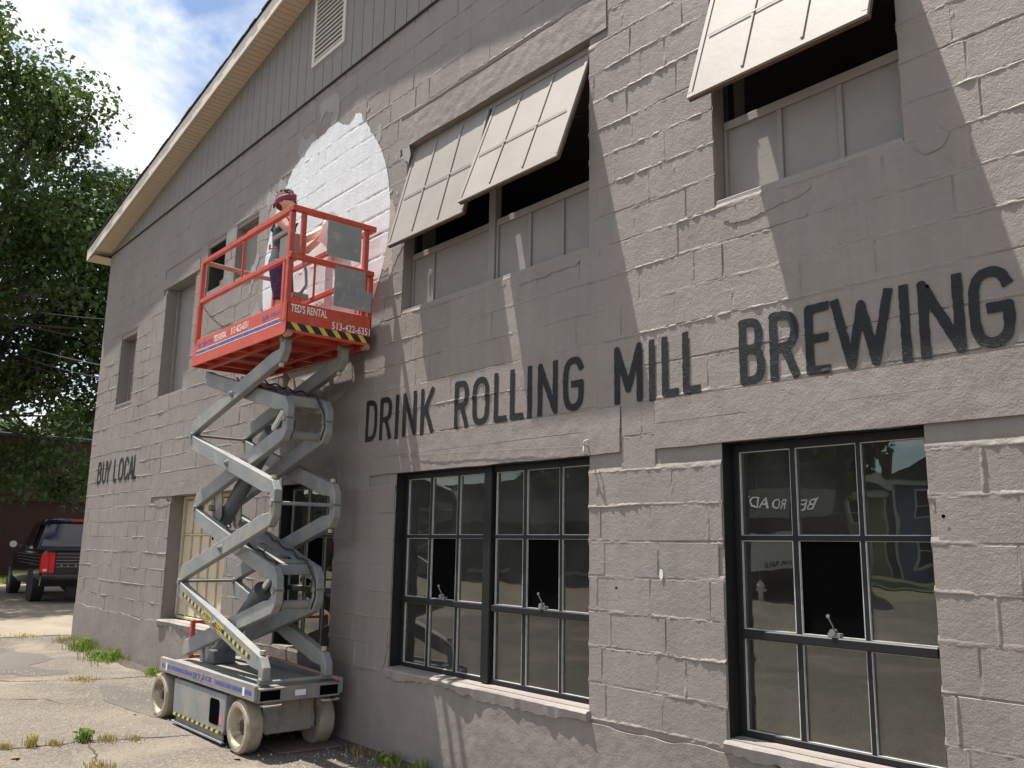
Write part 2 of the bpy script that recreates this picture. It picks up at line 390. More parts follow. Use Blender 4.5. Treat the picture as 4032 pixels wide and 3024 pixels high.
# cracks in the lot (irregular ribbons)
def ribbon(name, pts, w, seed, parent):
    pts = np.array(pts, float); seg = np.hypot(*np.diff(pts, axis=0).T); L = np.concatenate([[0], np.cumsum(seg)])
    s = np.arange(0, L[-1], .04); X = np.interp(s, L, pts[:, 0]); Y = np.interp(s, L, pts[:, 1])
    X = X + (vn1(s * 6, seed) - .5) * .07 + (vn1(s * 21, seed + 1) - .5) * .03; Y = Y + (vn1(s * 6, seed + 2) - .5) * .07 + (vn1(s * 21, seed + 3) - .5) * .03
    ww = w * (.25 + 1.2 * vn1(s * 9, seed + 4)); dx = np.gradient(X); dy = np.gradient(Y); l = np.hypot(dx, dy) + 1e-9; nx, ny = -dy / l, dx / l
    vs = []
    for i in range(len(s)):
        z = gzf(X[i]) + .004
        vs += [(X[i] + nx[i] * ww[i], Y[i] + ny[i] * ww[i], z), (X[i] - nx[i] * ww[i], Y[i] - ny[i] * ww[i], z)]
    mb = MB(); mb.add(vs, [(2 * i, 2 * i + 2, 2 * i + 3, 2 * i + 1) for i in range(len(s) - 1)])
    return mb.build(name, M['crack'], parent)
CR1 = [(-8.2, -3.4), (-7.83, -2.23), (-7.74, -1.64), (-7.52, -1.0), (-7.4, -.6)]
ribbon('crack', CR1, .012, 3, lot)
ribbon('crack', [(-7.7, -1.6), (-7.2, -1.75), (-6.75, -1.8), (-6.2, -1.98)], .010, 9, lot)
ribbon('crack', [(-11.9, -2.1), (-11.2, -1.5), (-10.9, -.9), (-10.75, -.12)], .011, 15, lot)
ribbon('crack', [(-10.6, -2.3), (-10.1, -1.9), (-9.9, -1.5), (-9.5, -1.35)], .010, 21, lot)
ribbon('crack', [(-12.9, -2.2), (-12.3, -2.0), (-12.1, -1.7)], .014, 27, lot)
ribbon('crack', [(-15.75, -4.0), (-15.75, .2)], .05, 33, lot)

M['oldpatch'] = asphalt('grey_asphalt_patch', [(.085, .077, .068), (.108, .097, .084), (.128, .114, .096)], agg=110, speck=(.2, .185, .16), dust=(.17, .148, .12))
def patch(cx, cy, rx, ry, seed):
    def sd(X, Y): return (np.hypot((X - cx) / rx, (Y - cy) / ry) - 1 + (fb2(X * 1.3, Y * 1.3, seed) - .5) * .9) * .5
    vs, fs = sdf_polys(sd, cx - 1.6 * rx, cx + 1.6 * rx, cy - 1.6 * ry, cy + 1.6 * ry, .06)
    MB().add([(x, y, gzf(x) + .0035) for x, y in vs], fs).build('asphalt_patch', M['oldpatch'], lot)
patch(-13.3, -1.5, 1.7, .75, 71); patch(-11.2, -2.4, .9, .35, 75); patch(-9.5, -.75, 1.0, .25, 77)
# ================================================================== BUILDING
BX0, BX1, BTOP = -14.805, 0.0, 6.165
RIDGE = -7.45
BLD = empty('block_building', (-7.4, 0, 0), 'long taupe painted block building with gable roof and black lettering', 'building')
OPEN = {  # x0,x1,z0,z1
 'RL': (-2.804, -1.730, .655, 2.146), 'WL': (-5.955, -3.787, .655, 2.146), 'BL': (-7.985, -6.915, .64, 2.135), 'TL': (-11.035, -9.25, .655, 2.13),
 'S': (-13.75, -13.03, 3.555, 4.58), 'NI': (-11.88, -10.82, 3.462, 4.976), 'HO': (-10.46, -9.91, 4.62, 5.195), 'N5': (-9.59, -9.0, 4.59, 5.215),
 'UM': (-5.97, -3.787, 3.487, 4.966), 'UR': (-2.795, -1.728, 3.492, 4.966)}
LINT = {'RL': (-3.25, -1.22, 2.146, 2.424), 'WL': (-6.35, -3.52, 2.146, 2.424), 'TL': (-11.75, -8.9, 2.13, 2.424), 'UM': (-6.08, -3.62, 4.966, 5.235), 'UR': (-2.98, -1.5, 4.966, 5.235),
        'NI': (-12.0, -10.7, 4.976, 5.13)}
CH = .2032
# ---- wall core (mortar plane) with openings and reveals
def wall_core():
    xs = sorted({BX0, BX1, *[o[0] for o in OPEN.values()], *[o[1] for o in OPEN.values()]})
    zs = sorted({-.3, BTOP, *[o[2] for o in OPEN.values()], *[o[3] for o in OPEN.values()]})
    mb = MB(); yf, yb = .010, .32
    def hole(x, z): return any(o[0] < x < o[1] and o[2] < z < o[3] for o in OPEN.values())
    for a, b in zip(xs[:-1], xs[1:]):
        for c, d in zip(zs[:-1], zs[1:]):
            if hole((a + b) / 2, (c + d) / 2): continue
            mb.add([(a, yf, c), (b, yf, c), (b, yf, d), (a, yf, d)], [(0, 1, 2, 3)])
            mb.add([(a, yb, c), (b, yb, c), (b, yb, d), (a, yb, d)], [(3, 2, 1, 0)])
    for n, (a, b, c, d) in OPEN.items():
        mb.add([(a, yf, c), (a, yb, c), (a, yb, d), (a, yf, d)], [(0, 1, 2, 3)])
        mb.add([(b, yf, c), (b, yb, c), (b, yb, d), (b, yf, d)], [(3, 2, 1, 0)])
        mb.add([(a, yf, d), (a, yb, d), (b, yb, d), (b, yf, d)], [(0, 1, 2, 3)])
        mb.add([(a, yf, c), (a, yb, c), (b, yb, c), (b, yf, c)], [(3, 2, 1, 0)])
    return mb.build('front_wall', M['wall'], BLD)
WALL = wall_core()
# ---- courses and blocks
NC0, NC1 = 3, 31
heads = {}     # course -> sorted head joint positions
for c in range(NC0, NC1):
    x = BX0 + (.2 if c % 2 else .4) + (hsh(c, 5) - .5) * .06; hs = []
    while x < BX1:
        hs.append(x); x += .406 * (1 + (float(hsh(int(x * 100), c)) - .5) * .10) if hsh(int(x * 37), c + 9) > .12 else .2
    heads[c] = np.array(hs)
def bed_h(x, d, k_):
    """relief of a bed joint: x along, d across"""
    wav = (vn1(x * 1.7, 300 + k_) - .5) * .012
    d = d - wav
    A = (vn1(x * 2.3, 100 + k_) - .44) * 2.2; A = np.clip(A, -1, 1)
    amp = np.where(A > 0, A * .0046, A * .0075)
    p = np.exp(-((d - (vn1(x * 3, 77 + k_) - .5) * .01) / (.0045 + .0035 * vn1(x * 4, 55 + k_))) ** 2)
    q = np.exp(-(d / .016) ** 2)
    rough = (vn2(x * 80, d * 110, k_) - .5) * .0062 + (vn2(x * 27, d * 45, k_ + 40) - .5) * .0062
    sm = np.clip((np.abs(d) - .010) / .018, 0, 1)
    return amp * p + rough * q * (.35 + .9 * np.abs(A)) + .0012 - .0062 * sm
def head_h(z, d, sd):
    A = (vn1(z * 4 + 3.3, 900 + sd) - .5) * 2; amp = np.where(A > 0, A * .0055, A * .009) * (.45 + 1.0 * float(hsh(sd, 3)))
    p = np.exp(-(d / .007) ** 2); q = np.exp(-(d / .014) ** 2)
    rough = (vn2(z * 70, d * 90, sd) - .5) * .006 + (vn2(z * 25, d * 40, sd + 7) - .5) * .005
    sm = np.clip((np.abs(d) - .008) / .014, 0, 1)
    return amp * p + rough * q * (.2 + .8 * float(hsh(sd, 4))) + .0012 - .007 * sm
def wall_h(X, Z):
    """front relief (towards the viewer) used by paint lying on the wall"""
    X = np.asarray(X, float); Z = np.asarray(Z, float); H = np.full(X.shape, .0034)
    kk = np.round(Z / CH).astype(int)
    for k_ in np.unique(kk):
        m_ = kk == k_; H[m_] = np.maximum(H[m_], bed_h(X[m_], Z[m_] - k_ * CH, int(k_)))
    cc = np.floor(Z / CH).astype(int)
    for c in np.unique(cc):
        if c not in heads: continue
        m_ = cc == c; hs = heads[c]; j = np.clip(np.searchsorted(hs, X[m_]), 1, len(hs) - 1)
        j = np.where(np.abs(hs[j] - X[m_]) < np.abs(hs[j - 1] - X[m_]), j, j - 1); h = H[m_]
        for jj in np.unique(j):
            s_ = j == jj; h[s_] = np.maximum(h[s_], head_h(Z[m_][s_], X[m_][s_] - hs[jj], int(c * 211 + jj)))
        H[m_] = h
    return H
BLOCKED = list(OPEN.values()) + list(LINT.values())
def cut(segs, z0, z1):
    out = segs
    for (a, b, c, d) in BLOCKED:
        if c < z1 - .012 and d > z0 + .012:
            nw = []
            for s, e in out:
                if e <= a or s >= b: nw.append((s, e))
                else:
                    if s < a: nw.append((s, a))
                    if e > b: nw.append((b, e))
            out = nw
    return out
def proj(x, y, z):
    v = Vector((x, y, z)) - CAM; dpt = v.dot(cw)
    return (512 + 872.06 * v.dot(cr) / dpt, 384 - 872.06 * v.dot(cu) / dpt)
blocks = []
for c in range(NC0, NC1):
    z0 = c * CH; z1 = min(z0 + CH, BTOP)
    if z1 - z0 < .05: continue
    edges = np.concatenate([[BX0], heads[c], [BX1]])
    for a, b in zip(edges[:-1], edges[1:]):
        # split a block vertically where an opening's edge runs through the course
        for s, e in cut([(a, b)], z0, z1):
            if e - s > .03: blocks.append((s, e, z0, z1))
def vis_area(bk):
    s, e, z0, z1 = bk; P_ = [proj(s, 0, z0), proj(e, 0, z0), proj(e, 0, z1), proj(s, 0, z1)]
    if not any(-5 < p[0] < 1029 and -5 < p[1] < 773 for p in P_): return 0
    cl = [(min(max(p[0], 0), 1024), min(max(p[1], 0), 768)) for p in P_]
    return abs(sum(cl[i][0] * cl[(i + 1) % 4][1] - cl[(i + 1) % 4][0] * cl[i][1] for i in range(4))) / 2
blocks.sort(key=vis_area, reverse=True)
def block_geo(mb, bk, i):
    s, e, z0, z1 = bk; g = .0045
    s += g; e -= g; z0 += g; z1 -= g
    r_ = lambda q: float(hsh(i * 31 + q, 17)) - .5
    yo = -.0012 + r_(1) * .0028; tx = r_(2) * .0022; tz = r_(3) * .0010; ch = .0022 + .002 * abs(r_(4))
    def Y(x, z): return yo + tx * (2 * (x - s) / (e - s) - 1) + tz * (2 * (z - z0) / (z1 - z0) - 1)
    o = [(s, z0), (e, z0), (e, z1), (s, z1)]
    q = [(s + ch * (1 + r_(5)), z0 + ch * (1 + r_(6))), (e - ch * (1 + r_(7)), z0 + ch * (1 + r_(8))), (e - ch * (1 + r_(9)), z1 - ch * (1 + r_(10))), (s + ch * (1 + r_(11)), z1 - ch * (1 + r_(12)))]
    vs = [(x, .03, z) for x, z in o] + [(x, Y(x, z) + .0028, z) for x, z in o] + [(x, Y(x, z), z) for x, z in q]
    fs = [(8, 9, 10, 11)] + [(4 + k, 4 + (k + 1) % 4, 8 + (k + 1) % 4, 8 + k) for k in range(4)] + [(k, (k + 1) % 4, 4 + (k + 1) % 4, 4 + k) for k in range(4)]
    mb.add(vs, fs)
for i, bk in enumerate(blocks[:300]):
    mb = MB(); block_geo(mb, bk, i); mb.build('concrete_block', M['wall'], WALL)
mb = MB()
for i, bk in enumerate(blocks[300:]): block_geo(mb, bk, i + 300)
tag(mb.build('far_concrete_blocks', M['wall'], WALL), kind='stuff')
# ---- mortar ridges, joined
def mortar():
    mb = MB(); offs = np.array([-.03, -.019, -.012, -.006, -.002, .002, .006, .012, .019, .03]); no = len(offs)
    def strip(s, Pf):
        n = len(s)
        if n < 2: return
        vs = Pf(s); b = len(mb.v); mb.v += vs
        mb.f += [(b + i * no + j, b + (i + 1) * no + j, b + (i + 1) * no + j + 1, b + i * no + j + 1) for i in range(n - 1) for j in range(no - 1)]
    for k_ in range(NC0, NC1):
        z = k_ * CH
        for a, b in cut([(BX0, BX1)], z - .02, z + .02):
            bounds = np.arange(a, b, .5).tolist() + [b]
            for u0, u1 in zip(bounds[:-1], bounds[1:]):
                st = .011 if u1 > -4.5 else (.017 if u1 > -8 else .03)
                s = np.linspace(u0, u1, max(2, int((u1 - u0) / st) + 1))
                def Pf(s, k_=k_, z=z):
                    S, O = np.meshgrid(s, offs, indexing='ij'); h = bed_h(S, O, k_)
                    return list(zip(S.ravel().tolist(), (-h).ravel().tolist(), (z + O).ravel().tolist()))
                strip(s, Pf)
    for c in range(NC0, NC1 - 1):
        z0 = c * CH + .01; z1 = z0 + CH - .02
        for j, x in enumerate(heads[c]):
            if any(o[0] - .03 < x < o[1] + .03 and o[2] < z1 and o[3] > z0 for o in BLOCKED): continue
            st = .013 if x > -5 else .025
            s = np.linspace(z0, z1, int((z1 - z0) / st) + 1)
            def Pf(s, x=x, sd=int(c * 211 + j)):
                S, O = np.meshgrid(s, offs * .8, indexing='ij'); h = head_h(S, O, sd)
                return list(zip((x + O).ravel().tolist(), (-h).ravel().tolist(), S.ravel().tolist()))
            strip(s, Pf)
    return tag(mb.build('mortar_ridges', M['wall'], WALL, smooth=True), kind='stuff')
mortar()
# ---- parged plinth and lintels: rough displaced sheets
def rough_sheet(name, x0, x1, z0, z1, base, amp, mat, parent, seed, st=.02, top_rag=.0, bot_rag=.0, depth=.03):
    nx = max(2, int((x1 - x0) / st)); nz_ = max(2, int((z1 - z0) / st)); xs = np.linspace(x0, x1, nx + 1); zs = np.linspace(0, 1, nz_ + 1)
    X, T = np.meshgrid(xs, zs, indexing='ij')
    top = z1 + (fb2(X * 3, X * 0, seed) - .5) * 2 * top_rag; bot = z0 + (fb2(X * 3.3, X * 0 + 5, seed + 9) - .5) * 2 * bot_rag
    Z = bot + (top - bot) * T
    H = base + (fb2(X * 3, Z * 3, seed + 3) - .5) * amp + (vn2(X * 24, Z * 24, seed + 4) - .5) * amp * .35
    Yv = -H; n = nz_ + 1
    vs = list(zip(X.ravel().tolist(), Yv.ravel().tolist(), Z.ravel().tolist()))
    fs = [(i * n + j, (i + 1) * n + j, (i + 1) * n + j + 1, i * n + j + 1) for i in range(nx) for j in range(nz_)]
    b = len(vs)
    # rim back into the wall
    rim = [i * n for i in range(nx + 1)] + [nx * n + j for j in range(1, n)] + [i * n + nz_ for i in range(nx - 1, -1, -1)] + [j for j in range(nz_ - 1, 0, -1)]
    vs += [(vs[i][0], depth, vs[i][2]) for i in rim]; m_ = len(rim)
    fs += [(rim[i], b + i, b + (i + 1) % m_, rim[(i + 1) % m_]) for i in range(m_)]
    mb = MB(); mb.add(vs, fs); return mb.build(name, mat, parent, smooth=False)
def smooth(o): return auto_smooth(o, 40)
def plinth():
    for a, b, st in ((BX0, -9.5, .05), (-9.5, -5.0, .03), (-5.0, BX1, .018)):
        smooth(rough_sheet('parged_plinth', a + .0005, b, -.25, .612 if st > .02 else .59, .011, .010, M['plinth'], WALL, 40, st, .035, 0))
plinth()
for n, (a, b, c, d) in LINT.items():
    if n in ('RL', 'WL', 'TL'):
        smooth(rough_sheet('lintel', a, b, 2.292, d, .0065, .006, M['wall'], WALL, 60 + ord(n[0]), .02, .004, .003))
        o = OPEN[n]
        smooth(rough_sheet('lintel', a, b, c, 2.290, .0105, .007, M['wall'], WALL, 70 + ord(n[0]), .02, .0, .006))
    else:
        smooth(rough_sheet('lintel', a, b, c, d, .008, .012, M['wall'], WALL, 80 + ord(n[0]), .02, .02, .004))
# ---- painted lettering
def P_(w, ch):
    arcs = {
     'I': [[(.5, 0), (.5, 1)]], 'L': [[(0, 1), (0, 0), (1, 0)]], 'N': [[(0, 0), (0, 1), (1, 0), (1, 1)]], 'M': [[(0, 0), (0, 1), (.5, .2), (1, 1), (1, 0)]],
     'K': [[(0, 0), (0, 1)], [(1, 1), (.06, .40)], [(.34, .56), (1, 0)]],
     'D': [[(0, 0), (0, 1), (.5, 1), (.78, .95), (.94, .85), (1, .68), (1, .32), (.94, .15), (.78, .05), (.5, 0), (0, 0)]],
     'R': [[(0, 0), (0, 1), (.5, 1), (.8, .965), (.95, .88), (1, .74), (.95, .6), (.8, .5), (.5, .465), (0, .465)], [(.52, .465), (1, 0)]],
     'O': [[(0, .7), (.05, .86), (.2, .96), (.5, 1), (.8, .96), (.95, .86), (1, .7), (1, .3), (.95, .14), (.8, .04), (.5, 0), (.2, .04), (.05, .14), (0, .3), (0, .7)]],
     'G': [[(.97, .83), (.85, .95), (.55, 1), (.22, .96), (.06, .86), (0, .7), (0, .3), (.06, .14), (.22, .04), (.5, 0), (.8, .04), (.95, .14), (1, .3), (1, .49), (.52, .49)]],
     'C': [[(.97, .8), (.85, .95), (.52, 1), (.22, .96), (.06, .86), (0, .7), (0, .3), (.06, .14), (.22, .04), (.52, 0), (.85, .05), (.98, .2)]],
     'B': [[(0, 0), (0, 1), (.5, 1), (.78, .96), (.9, .87), (.92, .76), (.88, .63), (.74, .55), (.5, .525), (0, .525)], [(.5, .525), (.82, .49), (.96, .4), (1, .27), (.96, .12), (.82, .03), (.5, 0), (0, 0)]],
     'E': [[(1, 1), (0, 1), (0, 0), (1, 0)], [(0, .51), (.9, .51)]], 'W': [[(0, 1), (.27, 0), (.5, .9), (.73, 0), (1, 1)]],
     'U': [[(0, 1), (0, .28), (.06, .13), (.22, .03), (.5, 0), (.78, .03), (.94, .13), (1, .28), (1, 1)]], 'Y': [[(0, 1), (.5, .46), (1, 1)], [(.5, .46), (.5, 0)]],
     'A': [[(0, 0), (.5, 1), (1, 0)], [(.17, .3), (.83, .3)]]}
    return arcs[ch]
def paint_letter(ch, x0, x1, z0, z1, t, st):
    """brush lettering that follows the wall's relief"""
    w = x1 - x0; lines = [[(x0 + t + p[0] * (w - 2 * t), z0 + t + p[1] * (z1 - z0 - 2 * t)) for p in ln] for ln in P_(w, ch)]
    def chaikin(ln):
        out = [ln[0]]
        for i in range(1, len(ln) - 1):
            p, q, r_ = ln[i - 1], ln[i], ln[i + 1]; a1 = math.atan2(q[1] - p[1], q[0] - p[0]); a2 = math.atan2(r_[1] - q[1], r_[0] - q[0]); da = abs((a2 - a1 + math.pi) % (2 * math.pi) - math.pi)
            if da > 1.2: out.append(q)
            else: out += [(q[0] * .75 + p[0] * .25, q[1] * .75 + p[1] * .25), (q[0] * .75 + r_[0] * .25, q[1] * .75 + r_[1] * .25)]
        return out + [ln[-1]]
    lines = [chaikin(chaikin(ln)) for ln in lines]
    term = {}
    for li, ln in enumerate(lines):          # free stroke ends are cut square
        if ln[0] == ln[-1]: continue
        for e, q in ((0, 1), (-1, -2)):
            if any(l2 != li and seg_sdf([lines[l2]])(np.array([ln[e][0]]), np.array([ln[e][1]]))[0] < t * .6 for l2 in range(len(lines))): continue
            ux, uz = ln[e][0] - ln[q][0], ln[e][1] - ln[q][1]; l_ = math.hypot(ux, uz); ux /= l_; uz /= l_
            term[(li, 0 if e == 0 else len(ln) - 2)] = (ln[e][0] + ux * t * .97, ln[e][1] + uz * t * .97, ux, uz); ln[e] = (ln[e][0] + ux * t * .75, ln[e][1] + uz * t * .75)
    def f(X, Z):
        d = np.full(X.shape, 1e9)
        for li, ln in enumerate(lines):
            for si in range(len(ln) - 1):
                q = seg_sdf([[ln[si], ln[si + 1]]])(X, Z)
                if (li, si) in term: cx_, cz_, ux, uz = term[(li, si)]; q = np.maximum(q, (X - cx_) * ux + (Z - cz_) * uz + t)
                d = np.minimum(d, q)
        return d
    sd = lambda X, Z: f(X, Z) - t + (vn2(X * 45, Z * 45, int(abs(x0) * 100)) - .5) * .0045
    vs, fs = sdf_polys(sd, x0 - .01, x1 + .01, z0 - .01, z1 + .01, st)
    a = np.array(vs); h = np.maximum.reduce([wall_h(a[:, 0] + dx_, a[:, 1] + dz_) for dx_, dz_ in ((0, 0), (.004, 0), (-.004, 0), (0, .004), (0, -.004))]) + .0030
    mb = MB(); mb.add([(x, -float(hh), z) for (x, z), hh in zip(vs, h)], fs)
    o = mb.build('painted_letter', M['letter'], WALL, smooth=True); return o
LET = [('D', -6.45, -6.268), ('R', -6.225, -6.046), ('I', -5.992, -5.943), ('N', -5.882, -5.688), ('K', -5.628, -5.449), ('R', -5.183, -5.012), ('O', -4.966, -4.772), ('L', -4.718, -4.573), ('L', -4.543, -4.398),
       ('I', -4.364, -4.314), ('N', -4.257, -4.065), ('G', -4.013, -3.826), ('M', -3.564, -3.340), ('I', -3.290, -3.243), ('L', -3.193, -3.068), ('L', -3.043, -2.917),
       ('B', -2.665, -2.512), ('R', -2.480, -2.312), ('E', -2.277, -2.142), ('W', -2.133, -1.826), ('I', -1.797, -1.750), ('N', -1.712, -1.516), ('G', -1.497, -1.316)]
for ch, a, b in LET: paint_letter(ch, a, b, 2.433, 2.790, .0225, .006)
for ch, a, b in [('B', -14.30, -14.10), ('U', -14.06, -13.86), ('Y', -13.87, -13.66), ('L', -13.50, -13.33), ('O', -13.27, -13.05), ('C', -13.01, -12.82), ('A', -12.81, -12.60), ('L', -12.60, -12.46)]:
    paint_letter(ch, a, b, 2.405, 2.745, .023, .012)
# ---- white painted disc with ragged brush edges, touch-up patches and bare spots
def wall_deep(X, Z):
    """like wall_h, but paint sinks into the open joints"""
    H = wall_h(X, Z); kk = np.round(Z / CH).astype(int)
    for k_ in np.unique(kk):
        d_ = Z - k_ * CH; m_ = (kk == k_) & (np.abs(d_ - (vn1(X * 1.7, 300 + int(k_)) - .5) * .012) < .0085); H[m_] = np.maximum(bed_h(X[m_], d_[m_], int(k_)), -.003)
    return H
def decal(name, sd, box, st, mat, lift, deep=False):
    vs, fs = sdf_polys(sd, *box, st); a = np.array(vs); h = (wall_deep if deep else wall_h)(a[:, 0], a[:, 1]) + lift
    # every connected blot of paint is a piece of its own
    par = list(range(len(vs)))
    def fd(i):
        while par[i] != i: par[i] = par[par[i]]; i = par[i]
        return i
    for f in fs:
        for q in f[1:]: par[fd(q)] = fd(f[0])
    groups = {}
    for f in fs: groups.setdefault(fd(f[0]), []).append(f)
    for gf in groups.values():
        ids = sorted({i for f in gf for i in f}); mp_ = {i: k_ for k_, i in enumerate(ids)}
        if len(ids) < 12: continue
        MB().add([(vs[i][0], -float(h[i]), vs[i][1]) for i in ids], [tuple(mp_[i] for i in f) for f in gf]).build(name, mat, WALL, smooth=True)
CX, CZ, CR = -7.485, 4.41, 1.272
def disc(X, Z):
    d = np.hypot(X - CX, Z - CZ) - CR; th = np.arctan2(Z - CZ, X - CX)
    rag = np.clip((fb2(th * 9, X * 0, 5) - .5) * .12, -.05, .06) * ((Z > 5.35) | (Z < 3.5)) + (fb2(X * 30, Z * 30, 6) - .5) * .012
    spike = np.hypot((X + 6.87) * 1.6, Z - 5.52) - .13 + (fb2(X * 20, Z * 6, 8) - .5) * .1
    return np.minimum(d - rag, spike)
decal('painted_disc', disc, (-8.9, -6.05, 3.0, 5.78), .0105, M['white'], .0014, True)
def ring(thr, seed, lo, hi):
    def f(X, Z):
        r_ = np.hypot(X - CX, Z - CZ); n_ = fb2(X * 4.5, Z * 3.2, seed)
        return np.maximum(np.maximum(lo - r_, r_ - hi), thr - n_) * .3
    return f
decal('touch_up_paint', ring(.60, 31, CR - .02, CR + .36), (-9.2, -5.9, 2.7, 6.05), .025, M['patch'], .0007)
decal('bare_spot', lambda X, Z: np.maximum(ring(.56, 47, CR - .03, CR + .17)(X, Z), -.4 * np.minimum(1, (X - CX) * 1.2 - (Z - CZ) * .55 - .1)), (-9.2, -5.9, 2.7, 6.05), .02, M['bare'], .0011)
# crusts of trowelled mortar, chips and drill holes
def blot(name, x, z, rx, rz, mat, lift, seed, st=.012, rag=.6):
    def sd(X, Z):
        d = np.hypot((X - x) / rx, (Z - z) / rz) - 1 + (fb2(X * 9, Z * 9, seed) - .5) * 2 * rag + (fb2(X * 40, Z * 40, seed + 3) - .5) * .5 * rag
        return d * min(rx, rz)
    decal(name, sd, (x - rx * 1.7, x + rx * 1.7, z - rz * 1.7, z + rz * 1.7), st, mat, lift)
for i, (x, z, rx, rz) in enumerate([(-6.05, .80, .06, .18), (-2.45, 3.40, .26, .05), (-4.2, 3.43, .40, .04), (-1.62, 3.44, .08, .06), (-11.3, 2.05, .25, .05)]):
    blot('trowel_patch', x, z, rx, rz, M['wall'], .0018, 300 + i)
blot('paint_chip', -3.218, 1.449, .012, .026, M['white'], .004, 350, .005, .4)
for i, (x, z) in enumerate([(-1.664, 2.758), (-1.666, 1.742), (-3.554, 1.359)]):
    blot('drill_hole', x, z, .008, .008, M['black'], .0055, 360 + i, .003, .15)
# ---- sills
for n, yy in (('RL', .06), ('WL', .06), ('TL', .05)):
    a, b, c, d = OPEN[n]
    o = MB(); nx = int((b - a) / .02); top = []; frt = []
    rings = []
    for i in range(nx + 1):
        x = a - .012 + (b - a + .03) * i / nx; e = .014 + .028 * float(vn1(x * 3, 5)) + .012 * float(vn1(x * 19, 6)); t = .030 + .045 * float(vn1(x * 1.9, 8)) + .022 * float(vn1(x * 23, 9))
        rings.append([(x, .11, c + .004), (x, -e * .7, c - .008), (x, -e, c - .020), (x, -e + .008, c - t), (x, .02, c - t - .03), (x, .11, c - t - .03)])
    o.loft(rings); auto_smooth(o.build('window_sill', M['sill'], BLD), 22)
for n in ('UM', 'UR', 'S', 'NI'):
    a, b, c, d = OPEN[n]; MB().box(a + .002, b - .002, .004, .13, c - .02, c + .012).build('window_sill', M['trim'], BLD, bevel=.004)

# ---- steel windows
def window(n, cols, rows, black=(), center=None, yf=.098):
    a, b, c, d = OPEN[n]; a += .003; b -= .003; c += .006; d -= .003
    w = MB(); T = .05
    w.box(a, a + .036, yf, yf + T, c, d); w.box(b - .036, b, yf, yf + T, c, d); w.box(a + .036, b - .036, yf, yf + T, d - .042, d); w.box(a + .036, b - .036, yf, yf + T, c, c + .03)
    fr = w.build('window', M['frame'], BLD, bevel=.003)
    if center: MB().box(center[0], center[1], yf - .022, yf + T - .002, c + .001, d - .001).build('mullion', M['frame'], fr, bevel=.004)
    for (u, v) in cols[1]: MB().box(u, v, yf + .008, yf + .04, c + .029, d - .041).build('glazing_bar', M['frame'], fr, bevel=.002)
    ends = [(a + .036, (center[0] if center else b - .036))] + ([(center[1], b - .036)] if center else [])
    for (u, v, thick) in rows[1]:
        for (e0, e1) in ends: MB().box(e0 - .001, e1 + .001, yf + (.002 if not thick else -.012), yf + .043, u, v).build('glazing_bar', M['frame'], fr, bevel=.002 if not thick else .006)
    for i, (u, v) in enumerate(cols[0]):
        for j, (s, t) in enumerate(rows[0]):
            if (i, j) in black:
                MB().box(u - .002, v + .002, yf + .03, yf + .035, s - .002, t + .002).build('vent_dark_panel', M['black'], fr)  # matte black panel stands in for the dark inside of the open vent
                lt = MB(); xm = (u + v) / 2 + .01; zb = s + .012
                lt.tube([(xm, yf + .0, zb + .02), (xm + .002, yf - .010, zb + .042), (xm - .008, yf - .018, zb + .066), (xm - .013, yf - .020, zb + .080)], .0036, 6)
                lt.lathe((xm - .014, yf - .022, zb + .086), (0, 1, 0), [(-.003, .004), (-.003, .009), (.003, .009), (.003, .004)], 10)
                lt.box(xm - .028, xm + .034, yf - .008, yf + .026, zb - .012, zb + .008); lt.lathe((xm, yf - .01, zb + .012), (0, 1, 0), [(-.008, .002), (-.008, .016), (.02, .016)], 10)
                auto_smooth(lt.build('latch', M['steel'], fr))
            else:
                MB().box(u - .002, v + .002, yf + .024, yf + .028, s - .002, t + .002).build('pane', M['glass'], fr)
            bd = MB(); q = .0036; y0, y1 = yf + .006 + .004, yf + .0235
            jj = lambda k_: (float(hsh(i * 7 + j * 3 + k_, 91)) - .5) * .003
            bd.box(u, u + q + jj(1), y0, y1, s, t); bd.box(v - q - jj(2), v, y0, y1, s, t); bd.box(u + q, v - q, y0, y1, s, s + q + jj(3)); bd.box(u + q, v - q, y0, y1, t - q - jj(4), t)
            bd.build('glazing_bead', M['bead'], fr)
    return fr
ROWS = ([(.690, 1.141), (1.187, 1.637), (1.662, 2.100)], [(1.141, 1.187, True), (1.637, 1.662, False)])
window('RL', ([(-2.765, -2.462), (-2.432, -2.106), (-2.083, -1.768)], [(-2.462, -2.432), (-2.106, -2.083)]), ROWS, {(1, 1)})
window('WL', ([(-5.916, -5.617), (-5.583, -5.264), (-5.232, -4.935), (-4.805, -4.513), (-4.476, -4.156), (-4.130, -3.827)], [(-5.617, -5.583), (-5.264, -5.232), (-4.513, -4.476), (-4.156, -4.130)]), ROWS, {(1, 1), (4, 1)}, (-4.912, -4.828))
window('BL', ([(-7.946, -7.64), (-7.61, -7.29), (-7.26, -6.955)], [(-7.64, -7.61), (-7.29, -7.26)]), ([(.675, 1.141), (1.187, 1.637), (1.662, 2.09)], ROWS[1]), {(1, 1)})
st_ = MB(); st_.add([(-5.222, .1295, 1.695), (-5.0, .1295, 1.66), (-4.985, .1295, 1.45), (-5.20, .1295, 1.485)], [(0, 1, 2, 3)])
M['stick'] = simple('red_warning_sticker', (.36, .03, .035), .5, var=.2, vs=30)
stk = st_.build('warning_sticker', M['stick'], BLD)
MB().add([(-5.205, .1288, 1.615), (-5.01, .1288, 1.585), (-5.0, .1288, 1.53), (-5.195, .1288, 1.56)], [(0, 1, 2, 3)]).build('sticker_band', M['bead'], stk)
